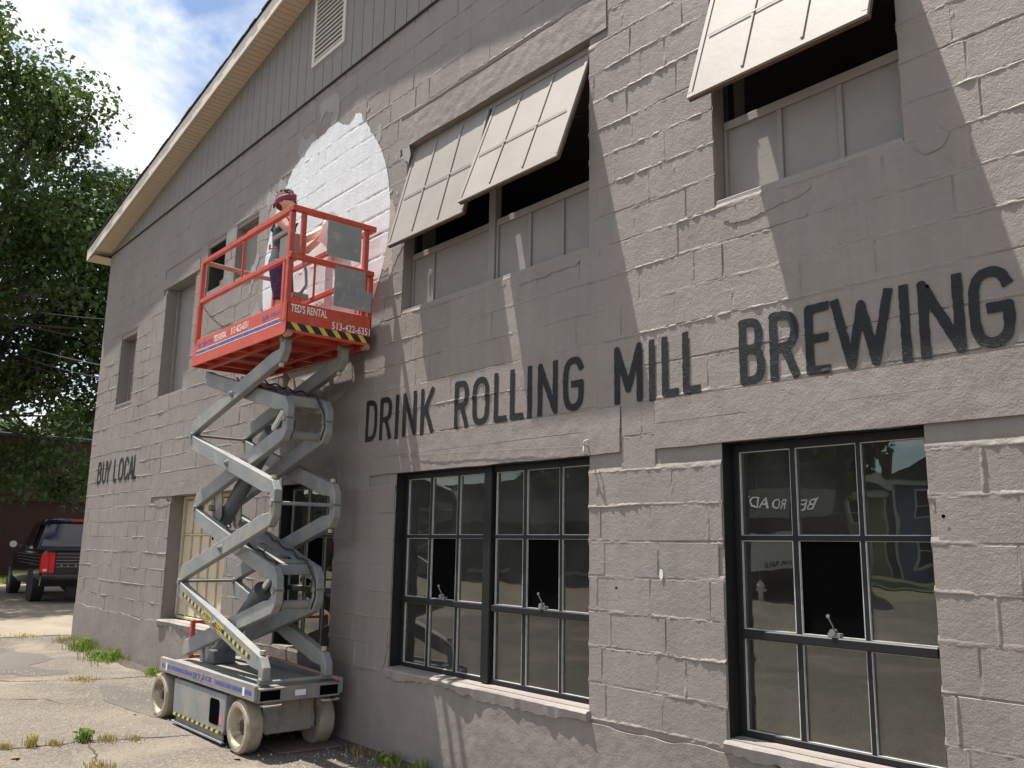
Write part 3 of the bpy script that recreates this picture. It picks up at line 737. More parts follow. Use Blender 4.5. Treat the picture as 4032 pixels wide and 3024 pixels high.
# charcoal sprayed reveals of the steel windows
for n in ('RL', 'WL', 'BL'):
    a, b, c, d = OPEN[n]
    MB().box(a + .0005, a + .0028, .012, .30, c + .004, d - .001).build('painted_reveal', M['frame'], BLD)
    MB().box(b - .0028, b - .0005, .012, .30, c + .004, d - .001).build('painted_reveal', M['frame'], BLD)
    MB().box(a + .003, b - .003, .012, .30, d - .0028, d - .0005).build('painted_reveal', M['frame'], BLD)
# cream boarded opening behind the lift
a, b, c, d = OPEN['TL']; tf = MB()
for u, v in ((a + .004, a + .045), (b - .045, b - .004)): tf.box(u, v, .16, .22, c + .01, d - .003)
tf.box(a + .045, b - .045, .16, .22, d - .04, d - .003); tf.box(a + .045, b - .045, .16, .22, c + .01, c + .04)
tw = tf.build('boarded_window', M['tanframe'], BLD, bevel=.004)
xs = np.linspace(a + .045, b - .045, 7); zr = [c + .04, 1.14, 1.66, d - .04]
for i in range(6):
    for j in range(3):
        o = MB().box(xs[i] + .012, xs[i + 1] - .012, .185 + .004 * random.random(), .20, zr[j] + .012, zr[j + 1] - .012).build('board_panel', M['tanpanel'], tw, bevel=.003)
for i in range(1, 6): MB().box(xs[i] - .011, xs[i] + .011, .165, .198, c + .041, d - .041).build('glazing_bar', M['tanframe'], tw, bevel=.004)
for z in zr[1:3]: MB().box(a + .046, b - .046, .17, .199, z - .011, z + .011).build('glazing_bar', M['tanframe'], tw, bevel=.004)
tag(MB().box(xs[3] + .05, xs[3] + .09, .18, .1835, 1.60, 1.65).build('torn_hole', M['black'], tw))
# upper left blanked openings
a, b, c, d = OPEN['S']; f = MB(); f.box(a + .003, b - .003, .17, .20, c + .003, d - .003); so_ = f.build('blanked_window', M['trim'], BLD)
for u in (a + .01, (a + b) / 2 + .05, b - .05): MB().box(u, u + .035, .145, .169, c + .014, d - .006).build('glazing_bar', M['trim'], so_, bevel=.003)
MB().box(a + .045, b - .05, .15, .1695, c + .53, c + .56).build('glazing_bar', M['trim'], so_, bevel=.003)
a, b, c, d = OPEN['NI']; bo = MB().box(a + .003, b - .003, .18, .21, c + .003, d - .003).build('blanked_window', M['trim'], BLD)
MB().box(a + .006, a + .05, .14, .179, c + .014, d - .006).build('glazing_bar', M['trim'], bo, bevel=.003)
a, b, c, d = OPEN['N5']; smooth(rough_sheet('blanked_niche', a - .01, b + .01, c - .01, d + .01, -.10, .02, M['wall'], BLD, 210, .03, .0, .0, .2))
a, b, c, d = OPEN['HO']
M['holeshade'] = simple('hole_shade_black', (.03, .028, .026), .9, var=.4, vs=9)  # near-black lining and black backing put the hole's inner shade into colour
for i in range(2):
    MB().box(a + .015 + i * .26, a + .255 + i * .26, .16 + .03 * i, .31, c + .004, c + .19 + .02 * i).build('loose_block', M['tanframe'], BLD, bevel=.012)
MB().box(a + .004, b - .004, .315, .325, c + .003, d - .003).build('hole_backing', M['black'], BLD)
for q in ((a + .0005, a + .004, c, d), (b - .004, b - .0005, c, d), (a + .004, b - .004, d - .004, d - .0005)): MB().box(q[0], q[1], .03, .31, q[2] + .001, q[3] - .001 if q[2] == c else q[3]).build('hole_shade_lining', M['holeshade'], BLD)
# ---- upper windows: fixed lower panels, centre post, propped shutters
def fixed_panel(n, x0, x1, bars):
    a, b, c, d = OPEN[n]; top = 3.995
    p = MB().box(x0, x1, .105, .135, c + .012, top).build('fixed_panel', M['trim'], BLD, bevel=.003)
    MB().box(x0 - .001, x1 + .001, .085, .1045, top - .045, top + .006).build('top_rail', M['trim'], p, bevel=.003)
    for u in bars: MB().box(u - .015, u + .015, .089, .1046, c + .013, top - .046).build('batten', M['trim'], p, bevel=.003)
    MB().box(x0 - .001, x0 + .02, .089, .1044, c + .013, top - .046).build('batten', M['trim'], p)
fixed_panel('UM', -5.96, -4.932, (-5.66,)); fixed_panel('UM', -4.842, -3.793, (-4.47, -4.13)); fixed_panel('UR', -2.788, -1.735, (-2.43, -2.08))
a, b, c, d = OPEN['UM']; MB().box(-4.925, -4.850, .075, .14, c + .013, d - .004).build('centre_post', M['trim'], BLD, bevel=.004)
for n in ('UM', 'UR'):
    a, b, c, d = OPEN[n]; MB().box(a + .003, b - .003, .06, .14, d - .05, d - .003).build('head_frame', M['trim'], BLD, bevel=.004)
    for u, v in ((a + .003, a + .035), (b - .035, b - .003)): MB().box(u, v, .10, .16, 4.003, d - .052).build('side_frame', M['frame'], BLD, bevel=.003)
def shutter(x0, x1, ztop, yout, zbot, vbars, hb):
    """painted steel sash hinged at the top and propped out; yout/zbot: lower edge"""
    top = Vector((0, .055, ztop)); bot = Vector((0, yout, zbot)); dn = (bot - top); L = dn.length; dn.normalize(); nrm = Vector((0, dn.z, -dn.y))   # outward
    if nrm.y > 0: nrm = -nrm
    def slab(u0, u1, s0, s1, n0, n1):
        m_ = MB(); vs = []
        for nn in (n0, n1):
            for s in (s0, s1):
                for u in (u0, u1): p = top + dn * s + nrm * nn; vs.append((u, p.y, p.z))
        m_.add(vs, [(0, 1, 3, 2), (4, 6, 7, 5), (0, 2, 6, 4), (1, 5, 7, 3), (0, 4, 5, 1), (2, 3, 7, 6)]); return m_
    p = slab(x0, x1, 0, L, -.012, .0).build('shutter', M['shutter'], BLD, bevel=.002)
    slab(x0 - .001, x1 + .001, L - .03, L + .003, .0006, .007).build('edge_strip', M['shutter'], p, bevel=.002)
    slab(x0 - .001, x0 + .03, 0, L - .031, .0006, .007).build('edge_strip', M['shutter'], p, bevel=.002)
    slab(x1 - .03, x1 + .001, 0, L - .031, .0006, .007).build('edge_strip', M['shutter'], p, bevel=.002)
    slab(x0 + .001, x1 - .001, L - .035, L + .001, -.03, -.0125).build('lower_edge', M['rustedge'], p)
    slab(x1 - .022, x1 - .001, .03, L - .036, -.03, -.0125).build('side_edge', M['rustedge'], p)
    for u in vbars: slab(u - .008, u + .008, .02, L - .05, .0006, .009).build('batten', M['shutter'], p, bevel=.002)
    slab(x0 + .05, x1 - .06, hb * L - .008, hb * L + .008, .0092, .0115).build('batten', M['shutter'], p, bevel=.001)
    # stay bar
    s = MB(); e = top + dn * (L * .62); s.tube([(x1 - .03, e.y + .01, e.z - .02), (x1 - .03, .11, ztop - .42)], .007, 6); s.build('stay_bar', M['frame'], p)
    return p
shutter(-5.945, -4.915, 4.925, -.182, 4.008, (-5.60, -5.25), .52)
shutter(-4.865, -3.815, 4.905, -.262, 4.045, (-4.52, -4.17), .54)
shutter(-2.785, -1.740, 4.905, -.245, 4.030, (-2.435, -2.085), .52)
# ---- interior
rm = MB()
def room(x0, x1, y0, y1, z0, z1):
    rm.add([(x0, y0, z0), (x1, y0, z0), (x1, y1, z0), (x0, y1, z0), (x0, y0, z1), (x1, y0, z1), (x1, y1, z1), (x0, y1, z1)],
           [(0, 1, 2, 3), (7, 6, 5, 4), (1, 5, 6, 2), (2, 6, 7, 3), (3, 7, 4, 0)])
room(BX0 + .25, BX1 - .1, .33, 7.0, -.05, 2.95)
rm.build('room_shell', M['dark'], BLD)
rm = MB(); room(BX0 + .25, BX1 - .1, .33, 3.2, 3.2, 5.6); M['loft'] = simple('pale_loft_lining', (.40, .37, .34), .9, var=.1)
rm.build('loft_shell', M['loft'], BLD)
# ---- side walls, gable siding, roof
def rake(x): return 7.49 - .1735 * abs(x - RIDGE)      # underside of the soffit at the wall
MB().box(BX0 + .001, BX0 + .24, .321, 11.5, -.3, 6.1).build('side_wall', M['wall'], BLD)
MB().box(BX1 - .24, BX1 - .001, .321, 11.5, -.3, 6.1).build('side_wall', M['wall'], BLD)
MB().box(BX0 + .002, BX1, 11.5, 11.8, -.3, 6.1).build('rear_wall', M['wall'], BLD)
x = BX0 - .01
while x < BX1:
    x1 = min(x + .1945, BX1); g = .0045
    if not (x > -7.885 and x1 < -7.16):
        zt0, zt1 = rake(x), rake(x1); pk = [(x + g, 6.172), (x1 - g, 6.172), (x1 - g, zt1)] + ([(RIDGE, rake(RIDGE))] if x < RIDGE < x1 else []) + [(x + g, zt0)]
        MB().prism(pk, -.014, .03).build('siding_board', M['siding'], BLD, bevel=.002)
    else:
        MB().prism([(x + g, 6.172), (x1 - g, 6.172), (x1 - g, 6.50), (x + g, 6.50)], -.014, .03).build('siding_board', M['siding'], BLD, bevel=.002)
    x = x1
bk_ = MB(); bk_.add([(BX0, .004, 6.17), (BX1, .004, 6.17), (BX1, .004, rake(BX1)), (RIDGE, .004, rake(RIDGE)), (BX0, .004, rake(BX0))], [(0, 1, 2, 3, 4)]); bk_.build('siding_backing', M['dark'], BLD)
MB().box(BX0, BX1, -.024, -.0145, 6.160, 6.171).build('drip_edge_shadow_line', M['frame'], BLD)  # drip edge; its charcoal colour paints in the shadow line under the siding
# louvred vent
vt = MB(); vx0, vx1, vz0, vz1 = -7.868, -7.182, 6.512, 7.395
vt.box(vx0, vx0 + .05, -.03, .0, vz0, vz1); vt.box(vx1 - .05, vx1, -.03, .0, vz0, vz1); vt.box(vx0 + .05, vx1 - .05, -.03, .0, vz0, vz0 + .05); vt.box(vx0 + .05, vx1 - .05, -.03, .0, vz1 - .05, vz1)
ve = vt.build('louvre_vent', M['ventc'], BLD, bevel=.004)
MB().box(vx0 - .03, vx1 + .03, -.0165, -.0145, vz0 - .035, vz1 + .03).build('vent_casing', M['siding'], ve)
MB().box(vx0 + .05, vx1 - .05, -.0142, .0, vz0 + .05, vz1 - .05).build('vent_backing', M['black'], ve)
z = vz0 + .06
while z < vz1 - .07:
    MB().add([(vx0 + .051, -.028, z), (vx1 - .051, -.028, z), (vx1 - .051, -.015, z + .034), (vx0 + .051, -.015, z + .034), (vx0 + .051, -.024, z), (vx1 - .051, -.024, z), (vx1 - .051, -.0146, z + .028), (vx0 + .051, -.0146, z + .028)],
             [(0, 1, 2, 3), (7, 6, 5, 4), (0, 4, 5, 1)]).build('slat', M['ventc'], ve); z += .052
# roof: two slabs, soffit, fascia
OH, EV = .275, .41
for sgn in (-1, 1):
    xe = RIDGE + sgn * (RIDGE - BX0 + EV)          # eave
    ze = rake(xe); zr_ = rake(RIDGE)
    yb = 11.8
    d = Vector((xe - RIDGE, 0, ze - zr_)).normalized()
    def slab(name, y0, y1, b0, b1, mat, xa=RIDGE, xb=xe, bev=0):
        za_, zb_ = rake(xa), rake(xb)
        return MB().add([(xa, y0, za_ + b0), (xb, y0, zb_ + b0), (xb, y1, zb_ + b0), (xa, y1, za_ + b0), (xa, y0, za_ + b1), (xb, y0, zb_ + b1), (xb, y1, zb_ + b1), (xa, y1, za_ + b1)],
                        [(3, 2, 1, 0), (4, 5, 6, 7), (0, 1, 5, 4), (1, 2, 6, 5), (2, 3, 7, 6), (3, 0, 4, 7)]).build(name, mat, BLD, bevel=bev)
    slab('roof', -OH + .001, yb, .17, .185, M['shingle'], xb=xe + sgn * .03)
    slab('roof_deck', -OH + .022, yb, .012, .169, M['dark'], xb=xe - sgn * .025)
    slab('fascia', -OH, -OH + .02, -.012, .168, M['fascia'], bev=.002)
    # eave fascia
    MB().box(min(xe, xe - sgn * .022), max(xe, xe - sgn * .022), -OH + .021, yb, ze - .012, ze + .165).build('eave_fascia', M['fascia'], BLD)
    # soffit: ridged strips along the rake, and the boxed eave return
    n = 96; mb = MB()
    for i in range(n):
        xa = RIDGE + (xe - RIDGE) * (i / n); xb = RIDGE + (xe - RIDGE) * ((i + 1) / n); g = .0035
        a_, b_ = sorted((xa + sgn * g, xb - sgn * g))
        mb.add([(a_, -OH + .0205, rake(a_)), (b_, -OH + .0205, rake(b_)), (b_, -.001, rake(b_)), (a_, -.001, rake(a_)), (a_, -OH + .0205, rake(a_) + .006), (b_, -OH + .0205, rake(b_) + .006), (b_, -.001, rake(b_) + .006), (a_, -.001, rake(a_) + .006)],
               [(3, 2, 1, 0), (4, 5, 6, 7), (0, 1, 5, 4), (1, 2, 6, 5), (2, 3, 7, 6), (3, 0, 4, 7)])
    tag(mb.build('soffit', M['soffit'], BLD), kind='stuff')
    er = sorted((RIDGE + sgn * (RIDGE - BX0), xe - sgn * .023))
    MB().box(er[0] + (.002 if sgn > 0 else 0), er[1] - (.002 if sgn < 0 else 0), -OH + .0207, yb, ze - .0105, ze - .004).build('eave_soffit', M['soffit'], BLD)
# shingle edge: single tabs along the front rake
tb = MB(); xs = np.arange(BX0 - EV, BX1 + EV, .16)
for i, x in enumerate(xs[:-1]):
    za_, zb_ = rake(x) + .186, rake(xs[i + 1]) + .186; t = .006 + .012 * float(hsh(i, 8)); yy = -OH - .012 - .014 * float(hsh(i, 9))
    if x < RIDGE < xs[i + 1]: continue
    tb.add([(x, yy, za_), (xs[i + 1], yy, zb_), (xs[i + 1], .3, zb_), (x, .3, za_), (x, yy, za_ + t), (xs[i + 1], yy, zb_ + t), (xs[i + 1], .3, zb_ + t), (x, .3, za_ + t)],
           [(3, 2, 1, 0), (4, 5, 6, 7), (0, 1, 5, 4), (1, 2, 6, 5), (2, 3, 7, 6), (3, 0, 4, 7)])
tag(tb.build('shingle_edge', M['shingle'], BLD), kind='stuff')
# hook with string beside the middle window
hk = MB(); hk.tube([(-3.78, .0, 2.20), (-3.78, -.05, 2.205), (-3.765, -.06, 2.225), (-3.75, -.045, 2.235), (-3.75, -.03, 2.215)], .006, 6); hk.tube([(-3.78, -.045, 2.20), (-3.795, -.04, 2.14), (-3.785, -.045, 2.215)], .003, 5)
hk.build('wall_hook', M['bead'], BLD, smooth=True)
MB().tube([(-3.80, -.02, 2.20), (-4.6, -.022, 2.235), (-5.5, -.02, 2.265), (-5.9, -.018, 2.28)], .0022, 5).build('string_line', M['trim'], BLD)
# ================================================================== SCISSOR LIFT
M['lgrey'] = simple('dusty_grey_steel_paint', (.215, .228, .226), .55, var=.18, vs=5, bmp=(30, .0014), dirt=[((.29, .26, .215), .42, 5), ((.06, .05, .04), -.15, 11), ((.36, .34, .31), -.2, 45)])
M['lgrey2'] = simple('dull_grey_chassis_paint', (.185, .192, .188), .65, var=.2, vs=6, bmp=(40, .002), dirt=((.255, .222, .175), .6, 4))
M['ldark'] = simple('dark_grey_cylinder', (.11, .12, .125), .45, var=.15, vs=8)
M['chrome'] = simple('chrome_rod', (.7, .7, .7), .12, 1, .05)
M['lred'] = simple('faded_orange_red_paint', (.50, .070, .036), .45, var=.12, vs=4, bmp=(30, .001), dirt=[((.40, .15, .10), .12, 6), ((.20, .035, .025), -.05, 13), ((.45, .36, .31), -.22, 42)])
M['lred2'] = simple('worn_rail_red_paint', (.44, .066, .038), .5, var=.16, vs=7, bmp=(40, .0012), dirt=[((.36, .20, .16), .16, 11), ((.14, .06, .045), -.12, 24), ((.45, .38, .34), -.22, 60)])
M['lredr'] = simple('dusty_brown_red_rail', (.36, .19, .13), .6, var=.2, vs=9, dirt=((.30, .24, .19), .5, 9))
M['lblue'] = simple('blue_decal', (.030, .085, .30), .5, var=.25, vs=30, dirt=((.3, .2, .2), .3, 25))
M['lwhite'] = simple('white_decal', (.75, .74, .72), .5, var=.06, vs=30)
M['lyellow'] = simple('yellow_decal', (.60, .46, .05), .5, var=.15, vs=20, dirt=((.3, .24, .12), .3, 20))
M['lblack'] = simple('black_decal', (.02, .02, .021), .5, var=.3, vs=30)
M['tyre'] = simple('dusty_tan_solid_tyre', (.34, .285, .215), .9, var=.22, vs=5, bmp=(35, .004), dirt=((.16, .135, .11), .4, 4))
M['rim'] = simple('cream_dirty_rim', (.42, .375, .265), .8, var=.2, vs=8, bmp=(40, .003), dirt=((.17, .135, .09), .5, 7))
M['hub'] = simple('rusty_hub', (.09, .065, .05), .8, var=.4, vs=25)
M['plate'] = simple('bare_grey_plate', (.25, .265, .26), .5, .1, .14, 5, dirt=((.36, .36, .34), .3, 14))
M['lbox'] = simple('pale_control_box', (.31, .30, .265), .6, var=.1)
M['chain'] = simple('rusty_chain', (.13, .09, .06), .7, .4, .3, 20)
M['hose'] = simple('black_hose', (.02, .02, .02), .6)
LX, LY = -7.41, -.505
LIFT = empty('scissor_lift', (LX, LY, 0), 'raised grey scissor lift with orange red platform parked against the wall', 'scissor lift')
HY = [(-.86, -1), (-.15, 1)]
# ---- wheels
def wheel(x, ys, sgn):
    """ys: outer face"""
    t = MB(); W_ = .135; c = (x, ys, .197); ax = (0, -sgn, 0)
    t.lathe(c, ax, [(.100, .120), (.012, .140), (.0, .150), (-.0, .178), (.010, .190), (.022, .197), (W_ - .02, .197), (W_ - .006, .190), (W_, .176), (W_, .12)], 40, cap0=False)
    wh = t.build('wheel', M['tyre'], LIFT); auto_smooth(wh, 30)
    r = MB(); r.lathe(c, ax, [(.009, .151), (.003, .148), (.004, .139), (.050, .126), (.074, .115), (.082, .085), (.084, .060), (.070, .058), (.070, .0)], 40, cap0=False); auto_smooth(r.build('rim', M['rim'], wh), 30)
    h = MB(); h.lathe((x, ys, .197), ax, [(.069, .052), (.045, .048), (.040, .030), (.020, .026), (.020, .0)], 16); auto_smooth(h.build('hub', M['hub'], wh))
    for k_ in range(5):
        a = 2 * math.pi * k_ / 5 + .4; b = MB(); b.lathe((x + .066 * math.cos(a), ys, .197 + .066 * math.sin(a)), ax, [(.083, .016), (.062, .016), (.058, .010), (.058, 0)], 6); b.build('bolt', M['hub'], wh)
    return wh
for x in (-6.685, -8.405):
    wheel(x, -.872, -1); wheel(x, -.125, 1)
# ---- chassis
c = MB(); c.box(-8.43, -6.40, -.845, -.165, .40, .455); c.box(-8.35, -6.55, -.70, -.31, .14, .40)
CH_ = c.build('chassis', M['lgrey2'], LIFT, bevel=.006)
MB().box(-8.40, -6.42, -.84, -.17, .456, .505).build('deck_plate', M['lgrey2'], LIFT, bevel=.004)
for y0, y1 in ((-.878, -.846), (-.164, -.132)):
    p = [(-8.43, .418), (-6.395, .418), (-6.395, .525), (-6.41, .538), (-8.41, .538), (-8.43, .525)]
    ch = MB().prism(p, y0, y1).build('side_channel', M['lgrey'], LIFT, bevel=.004)
    s_ = 1 if y0 < -.5 else -1; yy = y0 - .0012 if s_ > 0 else y1 + .0012
    if s_ > 0:
        st = ch
        MB().add([(-8.36, yy, .458), (-7.63, yy, .458), (-7.63, yy, .486), (-8.36, yy, .486)], [(0, 1, 2, 3)]).build('blue_stripe', M['lblue'], ch)
        MB().add([(-7.16, yy, .458), (-6.44, yy, .458), (-6.44, yy, .486), (-7.16, yy, .486)], [(0, 1, 2, 3)]).build('blue_stripe', M['lblue'], ch)
        M['pinkline'] = simple('faded_red_line', (.52, .22, .18), .5, var=.2, vs=30)
        for za in (.446, .497): MB().add([(-8.36, yy, za), (-6.44, yy, za), (-6.44, yy, za + .005), (-8.36, yy, za + .005)], [(0, 1, 2, 3)]).build('red_line', M['pinkline'], ch)
        for xa in (-8.26, -6.60): MB().add([(xa, yy - .0006, .438), (xa + .035, yy - .0006, .438), (xa + .035, yy - .0006, .502), (xa, yy - .0006, .502)], [(0, 1, 2, 3)]).build('white_tape', M['lwhite'], ch)
        put_text('lettering', 'SKY', (-7.615, yy - .0004, .445), (1, 0, 0), (0, 0, 1), .052, .17, M['lblue'], ch, bold=.02)
        put_text('lettering', 'JACK', (-7.43, yy - .0004, .445), (1, 0, 0), (0, 0, 1), .052, .235, M['lblue'], ch, bold=.02)
        MB().add([(-7.455, yy - .0005, .43), (-7.44, yy - .0005, .43), (-7.385, yy - .0005, .525), (-7.40, yy - .0005, .525)], [(0, 1, 2, 3)]).build('red_slash', M['pinkline'], ch)
# front end: fork pockets, cross beam, tie loops
for y0, y1 in ((-.845, -.655), (-.352, -.165)):
    fe = MB(); fe.box(-6.40, -6.385, y0, y1, .405, .418); fe.box(-6.40, -6.385, y0, y1, .490, .505); fe.box(-6.40, -6.385, y0, y0 + .012, .418, .49); fe.box(-6.40, -6.385, y1 - .012, y1, .418, .49); fe.build('fork_pocket_frame', M['lgrey2'], LIFT, bevel=.002)
fe = MB(); fe.box(-6.40, -6.388, -.655, -.352, .405, .505); fe.build('end_plate', M['lgrey2'], LIFT, bevel=.002)
for y0, y1 in ((-.83, -.67), (-.335, -.18)):
    MB().box(-6.3995, -6.395, y0 - .002, y1 + .002, .4175, .4905).build('fork_pocket', M['black'], LIFT)
    q = MB(); q.tube([(-6.40, y0 + .01, .385), (-6.345, y0 + .012, .385), (-6.335, y0 + .03, .385), (-6.335, y1 - .03, .385), (-6.345, y1 - .012, .385), (-6.40, y1 - .01, .385)], .009, 6); q.build('tie_loop', M['tyre'], LIFT, smooth=True)
MB().add([(-6.3868, -.55, .435), (-6.3868, -.46, .435), (-6.3868, -.46, .478), (-6.3868, -.55, .478)], [(0, 1, 2, 3)]).build('worn_label', M['lwhite'], LIFT)
MB().prism([(-6.62, .17), (-6.56, .17), (-6.56, .40), (-6.62, .40)], -.72, -.29).build('axle_bracket', M['lgrey2'], LIFT, bevel=.004)
ax_ = MB(); ax_.box(-6.66, -6.555, -.745, -.28, .155, .262); ax_.build('front_axle', M['lgrey'], LIFT, bevel=.006)
for y0, y1 in ((-.78, -.70), (-.31, -.24)): MB().box(-6.70, -6.60, y0, y1, .13, .28).build('steering_knuckle', M['lgrey2'], LIFT, bevel=.01)
for yg in (-.60, -.43): MB().prism([(-6.58, .18), (-6.50, .395), (-6.62, .395)], yg, yg + .015).build('gusset', M['lgrey2'], LIFT)
MB().tube([(-6.78, -.66, .22), (-6.78, -.36, .22)], .014, 8).build('tie_rod', M['ldark'], LIFT, smooth=True)
# battery trays on both sides
for y0, y1, s in ((-.868, -.70, -1), (-.31, -.142, 1)):
    p = [(-8.03, .085), (-6.975, .085), (-6.925, .125), (-6.915, .392), (-8.045, .392)]
    tr_ = MB().prism(p, y0, y1).build('battery_tray', M['lgrey'], LIFT, bevel=.006)
    yo = y0 - .001 if s < 0 else y1 + .001; yy = yo - .0008 if s < 0 else yo + .0008
    oc = [(-7.225, .165), (-7.205, .15), (-7.05, .15), (-7.03, .165), (-7.03, .325), (-7.05, .343), (-7.205, .343), (-7.225, .325)]
    MB().add([(x, yy, z) for x, z in oc], [tuple(range(8))]).build('tray_opening', M['black'], tr_)
    x = -8.02; i = 0
    while x < -7.02:
        MB().add([(x, yy, .092), (x + .052, yy, .092), (x + .072, yy, .118), (x + .02, yy, .118)], [(0, 1, 2, 3)]).build('hazard_stripe', M['lyellow'] if i % 2 == 0 else M['lblack'], tr_); x += .052; i += 1
    if s < 0:
        M['pinkst'] = simple('faded_pink_sticker', (.55, .18, .20), .6, var=.3, vs=40)
        MB().add([(-7.022, yy, .165), (-6.965, yy, .165), (-6.965, yy, .245), (-7.022, yy, .245)], [(0, 1, 2, 3)]).build('sticker', M['pinkst'], tr_)
    MB().box(-8.05, -6.94, y0 - .004 if s < 0 else y1 - .02, y0 + .02 if s < 0 else y1 + .004, .030, .042).build('pothole_guard', M['lgrey'], LIFT)
    MB().box(-8.0, -6.98, y0 + .02, y0 + .03, .042, .084).build('guard_hanger', M['lgrey2'], LIFT)
# rear ladder
ld = MB(); ld.box(-8.50, -8.455, -.60, -.56, .40, .85); ld.box(-8.50, -8.455, -.27, -.23, .40, .85); ld.box(-8.495, -8.46, -.56, -.27, .815, .845)
ld.build('ladder', M['lred2'], LIFT, bevel=.006)
for z in (.5, .63): MB().box(-8.49, -8.465, -.5595, -.2705, z, z + .025).build('rung', M['lredr'], LIFT)
# ---- scissor arms
ZB, Z1, Z2, Z3, ZP = .545, 1.215, 1.892, 2.580, 3.215
XL, XR = -8.325, -6.478
def arm(PL, PR, y0, y1, name='scissor_arm', t=.130, mat=None):
    up = PR[1] > PL[1]; sL = 1 if up else -1
    A = Vector((PL[0], 0, PL[1])); Bp = Vector((PR[0], 0, PR[1]))
    a1 = A + Vector((.075, 0, sL * .088)); b1 = Bp + Vector((-.105, 0, -sL * .135)); d = (b1 - a1).normalized(); n = Vector((-d.z, 0, d.x))
    if n.z < 0: n = -n
    h = t / 2; o = sL           # outside side of the bend: below pivot etc.
    # side outline (x,z): pointed left tip, long box, cranked right end
    top0, bot0 = a1 + n * h, a1 - n * h; top1, bot1 = b1 + n * h, b1 - n * h
    if up:
        out = [A + Vector((-.028, 0, .004)), A + Vector((.035, 0, .004)), bot0 + d * .06, bot1 + d * .07, Bp + Vector((.042, 0, -.10)), Bp + Vector((.042, 0, -.005)), Bp + Vector((-.035, 0, -.005)), Bp + Vector((-.045, 0, -.075)), top1 - d * .06, top0 - d * .035, A + Vector((-.03, 0, .03))]
    else:
        out = [A + Vector((-.028, 0, -.004)), A + Vector((-.03, 0, -.03)), bot0 - d * .035, bot1 - d * .06, Bp + Vector((-.045, 0, .075)), Bp + Vector((-.035, 0, .005)), Bp + Vector((.042, 0, .005)), Bp + Vector((.042, 0, .10)), top1 + d * .07, top0 + d * .06, A + Vector((.035, 0, -.004))]
    m_ = MB().prism([(p.x, p.z) for p in out], y0, y1).build(name, mat or M['lgrey'], LIFT, bevel=.006)
    return m_, a1, b1, d, n
outer = [((XL, Z1), (XR, ZB)), ((XL, Z1), (XR, Z2)), ((XL, Z3), (XR, Z2)), ((XL, Z3), (XR, ZP))]
inner = [((XL, ZB), (XR - .05, Z1)), ((XL, Z2), (XR - .05, Z1)), ((XL, Z2), (XR - .05, Z3)), ((XL, ZP), (XR - .05, Z3))]
for k_, (PL, PR) in enumerate(outer):
    for y0, y1, s in ((-.802, -.735, -1), (-.275, -.208, 1)):
        a_, a1, b1, d, n = arm(PL, PR, y0, y1)
        mid = (a1 + b1) / 2; ys = y0 if s < 0 else y1
        bo_ = MB(); bo_.lathe((mid.x, ys, mid.z), (0, s, 0), [(0, .030), (.012, .030), (.012, .018), (.03, .016), (.03, 0)], 14); auto_smooth(bo_.build('pivot_bolt', M['lgrey2'], a_))
        cp = MB(); cp.lathe((b1.x + .05, (y0 + y1) / 2, b1.z + (-.075 if PR[1] > PL[1] else .075)), (0, 0, -1 if PR[1] > PL[1] else 1), [(-.02, .022), (.012, .022), (.012, 0)], 12)
        cp.build('rubber_stop', M['rim'], a_)
        if k_ == 0 and s < 0:
            yy = y0 - .0015; L = (b1 - a1).length
            def q(u0, u1, v0, v1, mat, nm):
                P4 = [a1 + d * u + n * v for u, v in ((u0, v0), (u1, v0), (u1, v1), (u0, v1))]
                return MB().add([(p.x, yy, p.z) for p in P4], [(0, 1, 2, 3)]).build(nm, mat, a_)
            u = .05; i = 0
            while u < L - .14:
                if not (.56 < u < 1.04): q(u, u + .045, -.022, .012, M['lyellow'] if i % 2 else M['lblack'], 'hazard_stripe')
                u += .045; i += 1
            for (u0, u1, tx) in ((.60, .77, 'KEEP'), (.86, 1.06, 'CLEAR')):
                q(u0, u1, -.035, .028, M['lyellow'], 'warning_label')
                o_ = a1 + d * (u0 + .012) + n * -.024; put_text('lettering', tx, (o_.x, yy - .001, o_.z), d, n, .040, u1 - u0 - .024, M['lblack'], a_, bold=.012)
for k_, (PL, PR) in enumerate(inner):
    for y0, y1 in ((-.715, -.648), (-.362, -.295)):
        arm(PL, PR, y0, y1)
# pins, rods, cross tubes
for (x, z), r_ in [((XL, Z1), .013), ((XL, Z3), .013), ((XR, Z2), .016)]:
    o = MB(); o.tube([(x, -.735, z), (x, -.275, z)], r_, 10); auto_smooth(o.build('cross_rod', M['lgrey'], LIFT))
for (x, z) in [(XL, Z1), (XL, Z3), (XR, Z2), (XR, ZB), (XR, ZP)]:
    for y0, y1 in ((-.815, -.72), (-.29, -.195)): auto_smooth(MB().tube([(x, y0, z), (x, y1, z)], .027, 14).build('pivot_pin', M['lgrey2'], LIFT))
for (x, z) in [(XR - .05, Z1), (XL, Z2), (XR - .05, Z3)]:
    for y0, y1 in ((-.728, -.635), (-.375, -.282)): auto_smooth(MB().tube([(x, y0, z), (x, y1, z)], .027, 14).build('pivot_pin', M['lgrey2'], LIFT))
for z in (Z1, Z3):
    x = XR - .05
    MB().box(x - .19, x - .07, -.648, -.362, z + .115, z + .20).build('cross_tube', M['lgrey'], LIFT, bevel=.006)
    auto_smooth(MB().tube([(x - .10, -.648, z - .12), (x - .10, -.362, z - .12)], .036, 14).build('cross_tube', M['lgrey'], LIFT))
for z in (ZB + .04, Z2):
    auto_smooth(MB().tube([(XL + .2, -.648, z + (.09 if z < 1 else .0)), (XL + .2, -.362, z + (.09 if z < 1 else .0))], .03, 12).build('cross_tube', M['lgrey2'], LIFT))
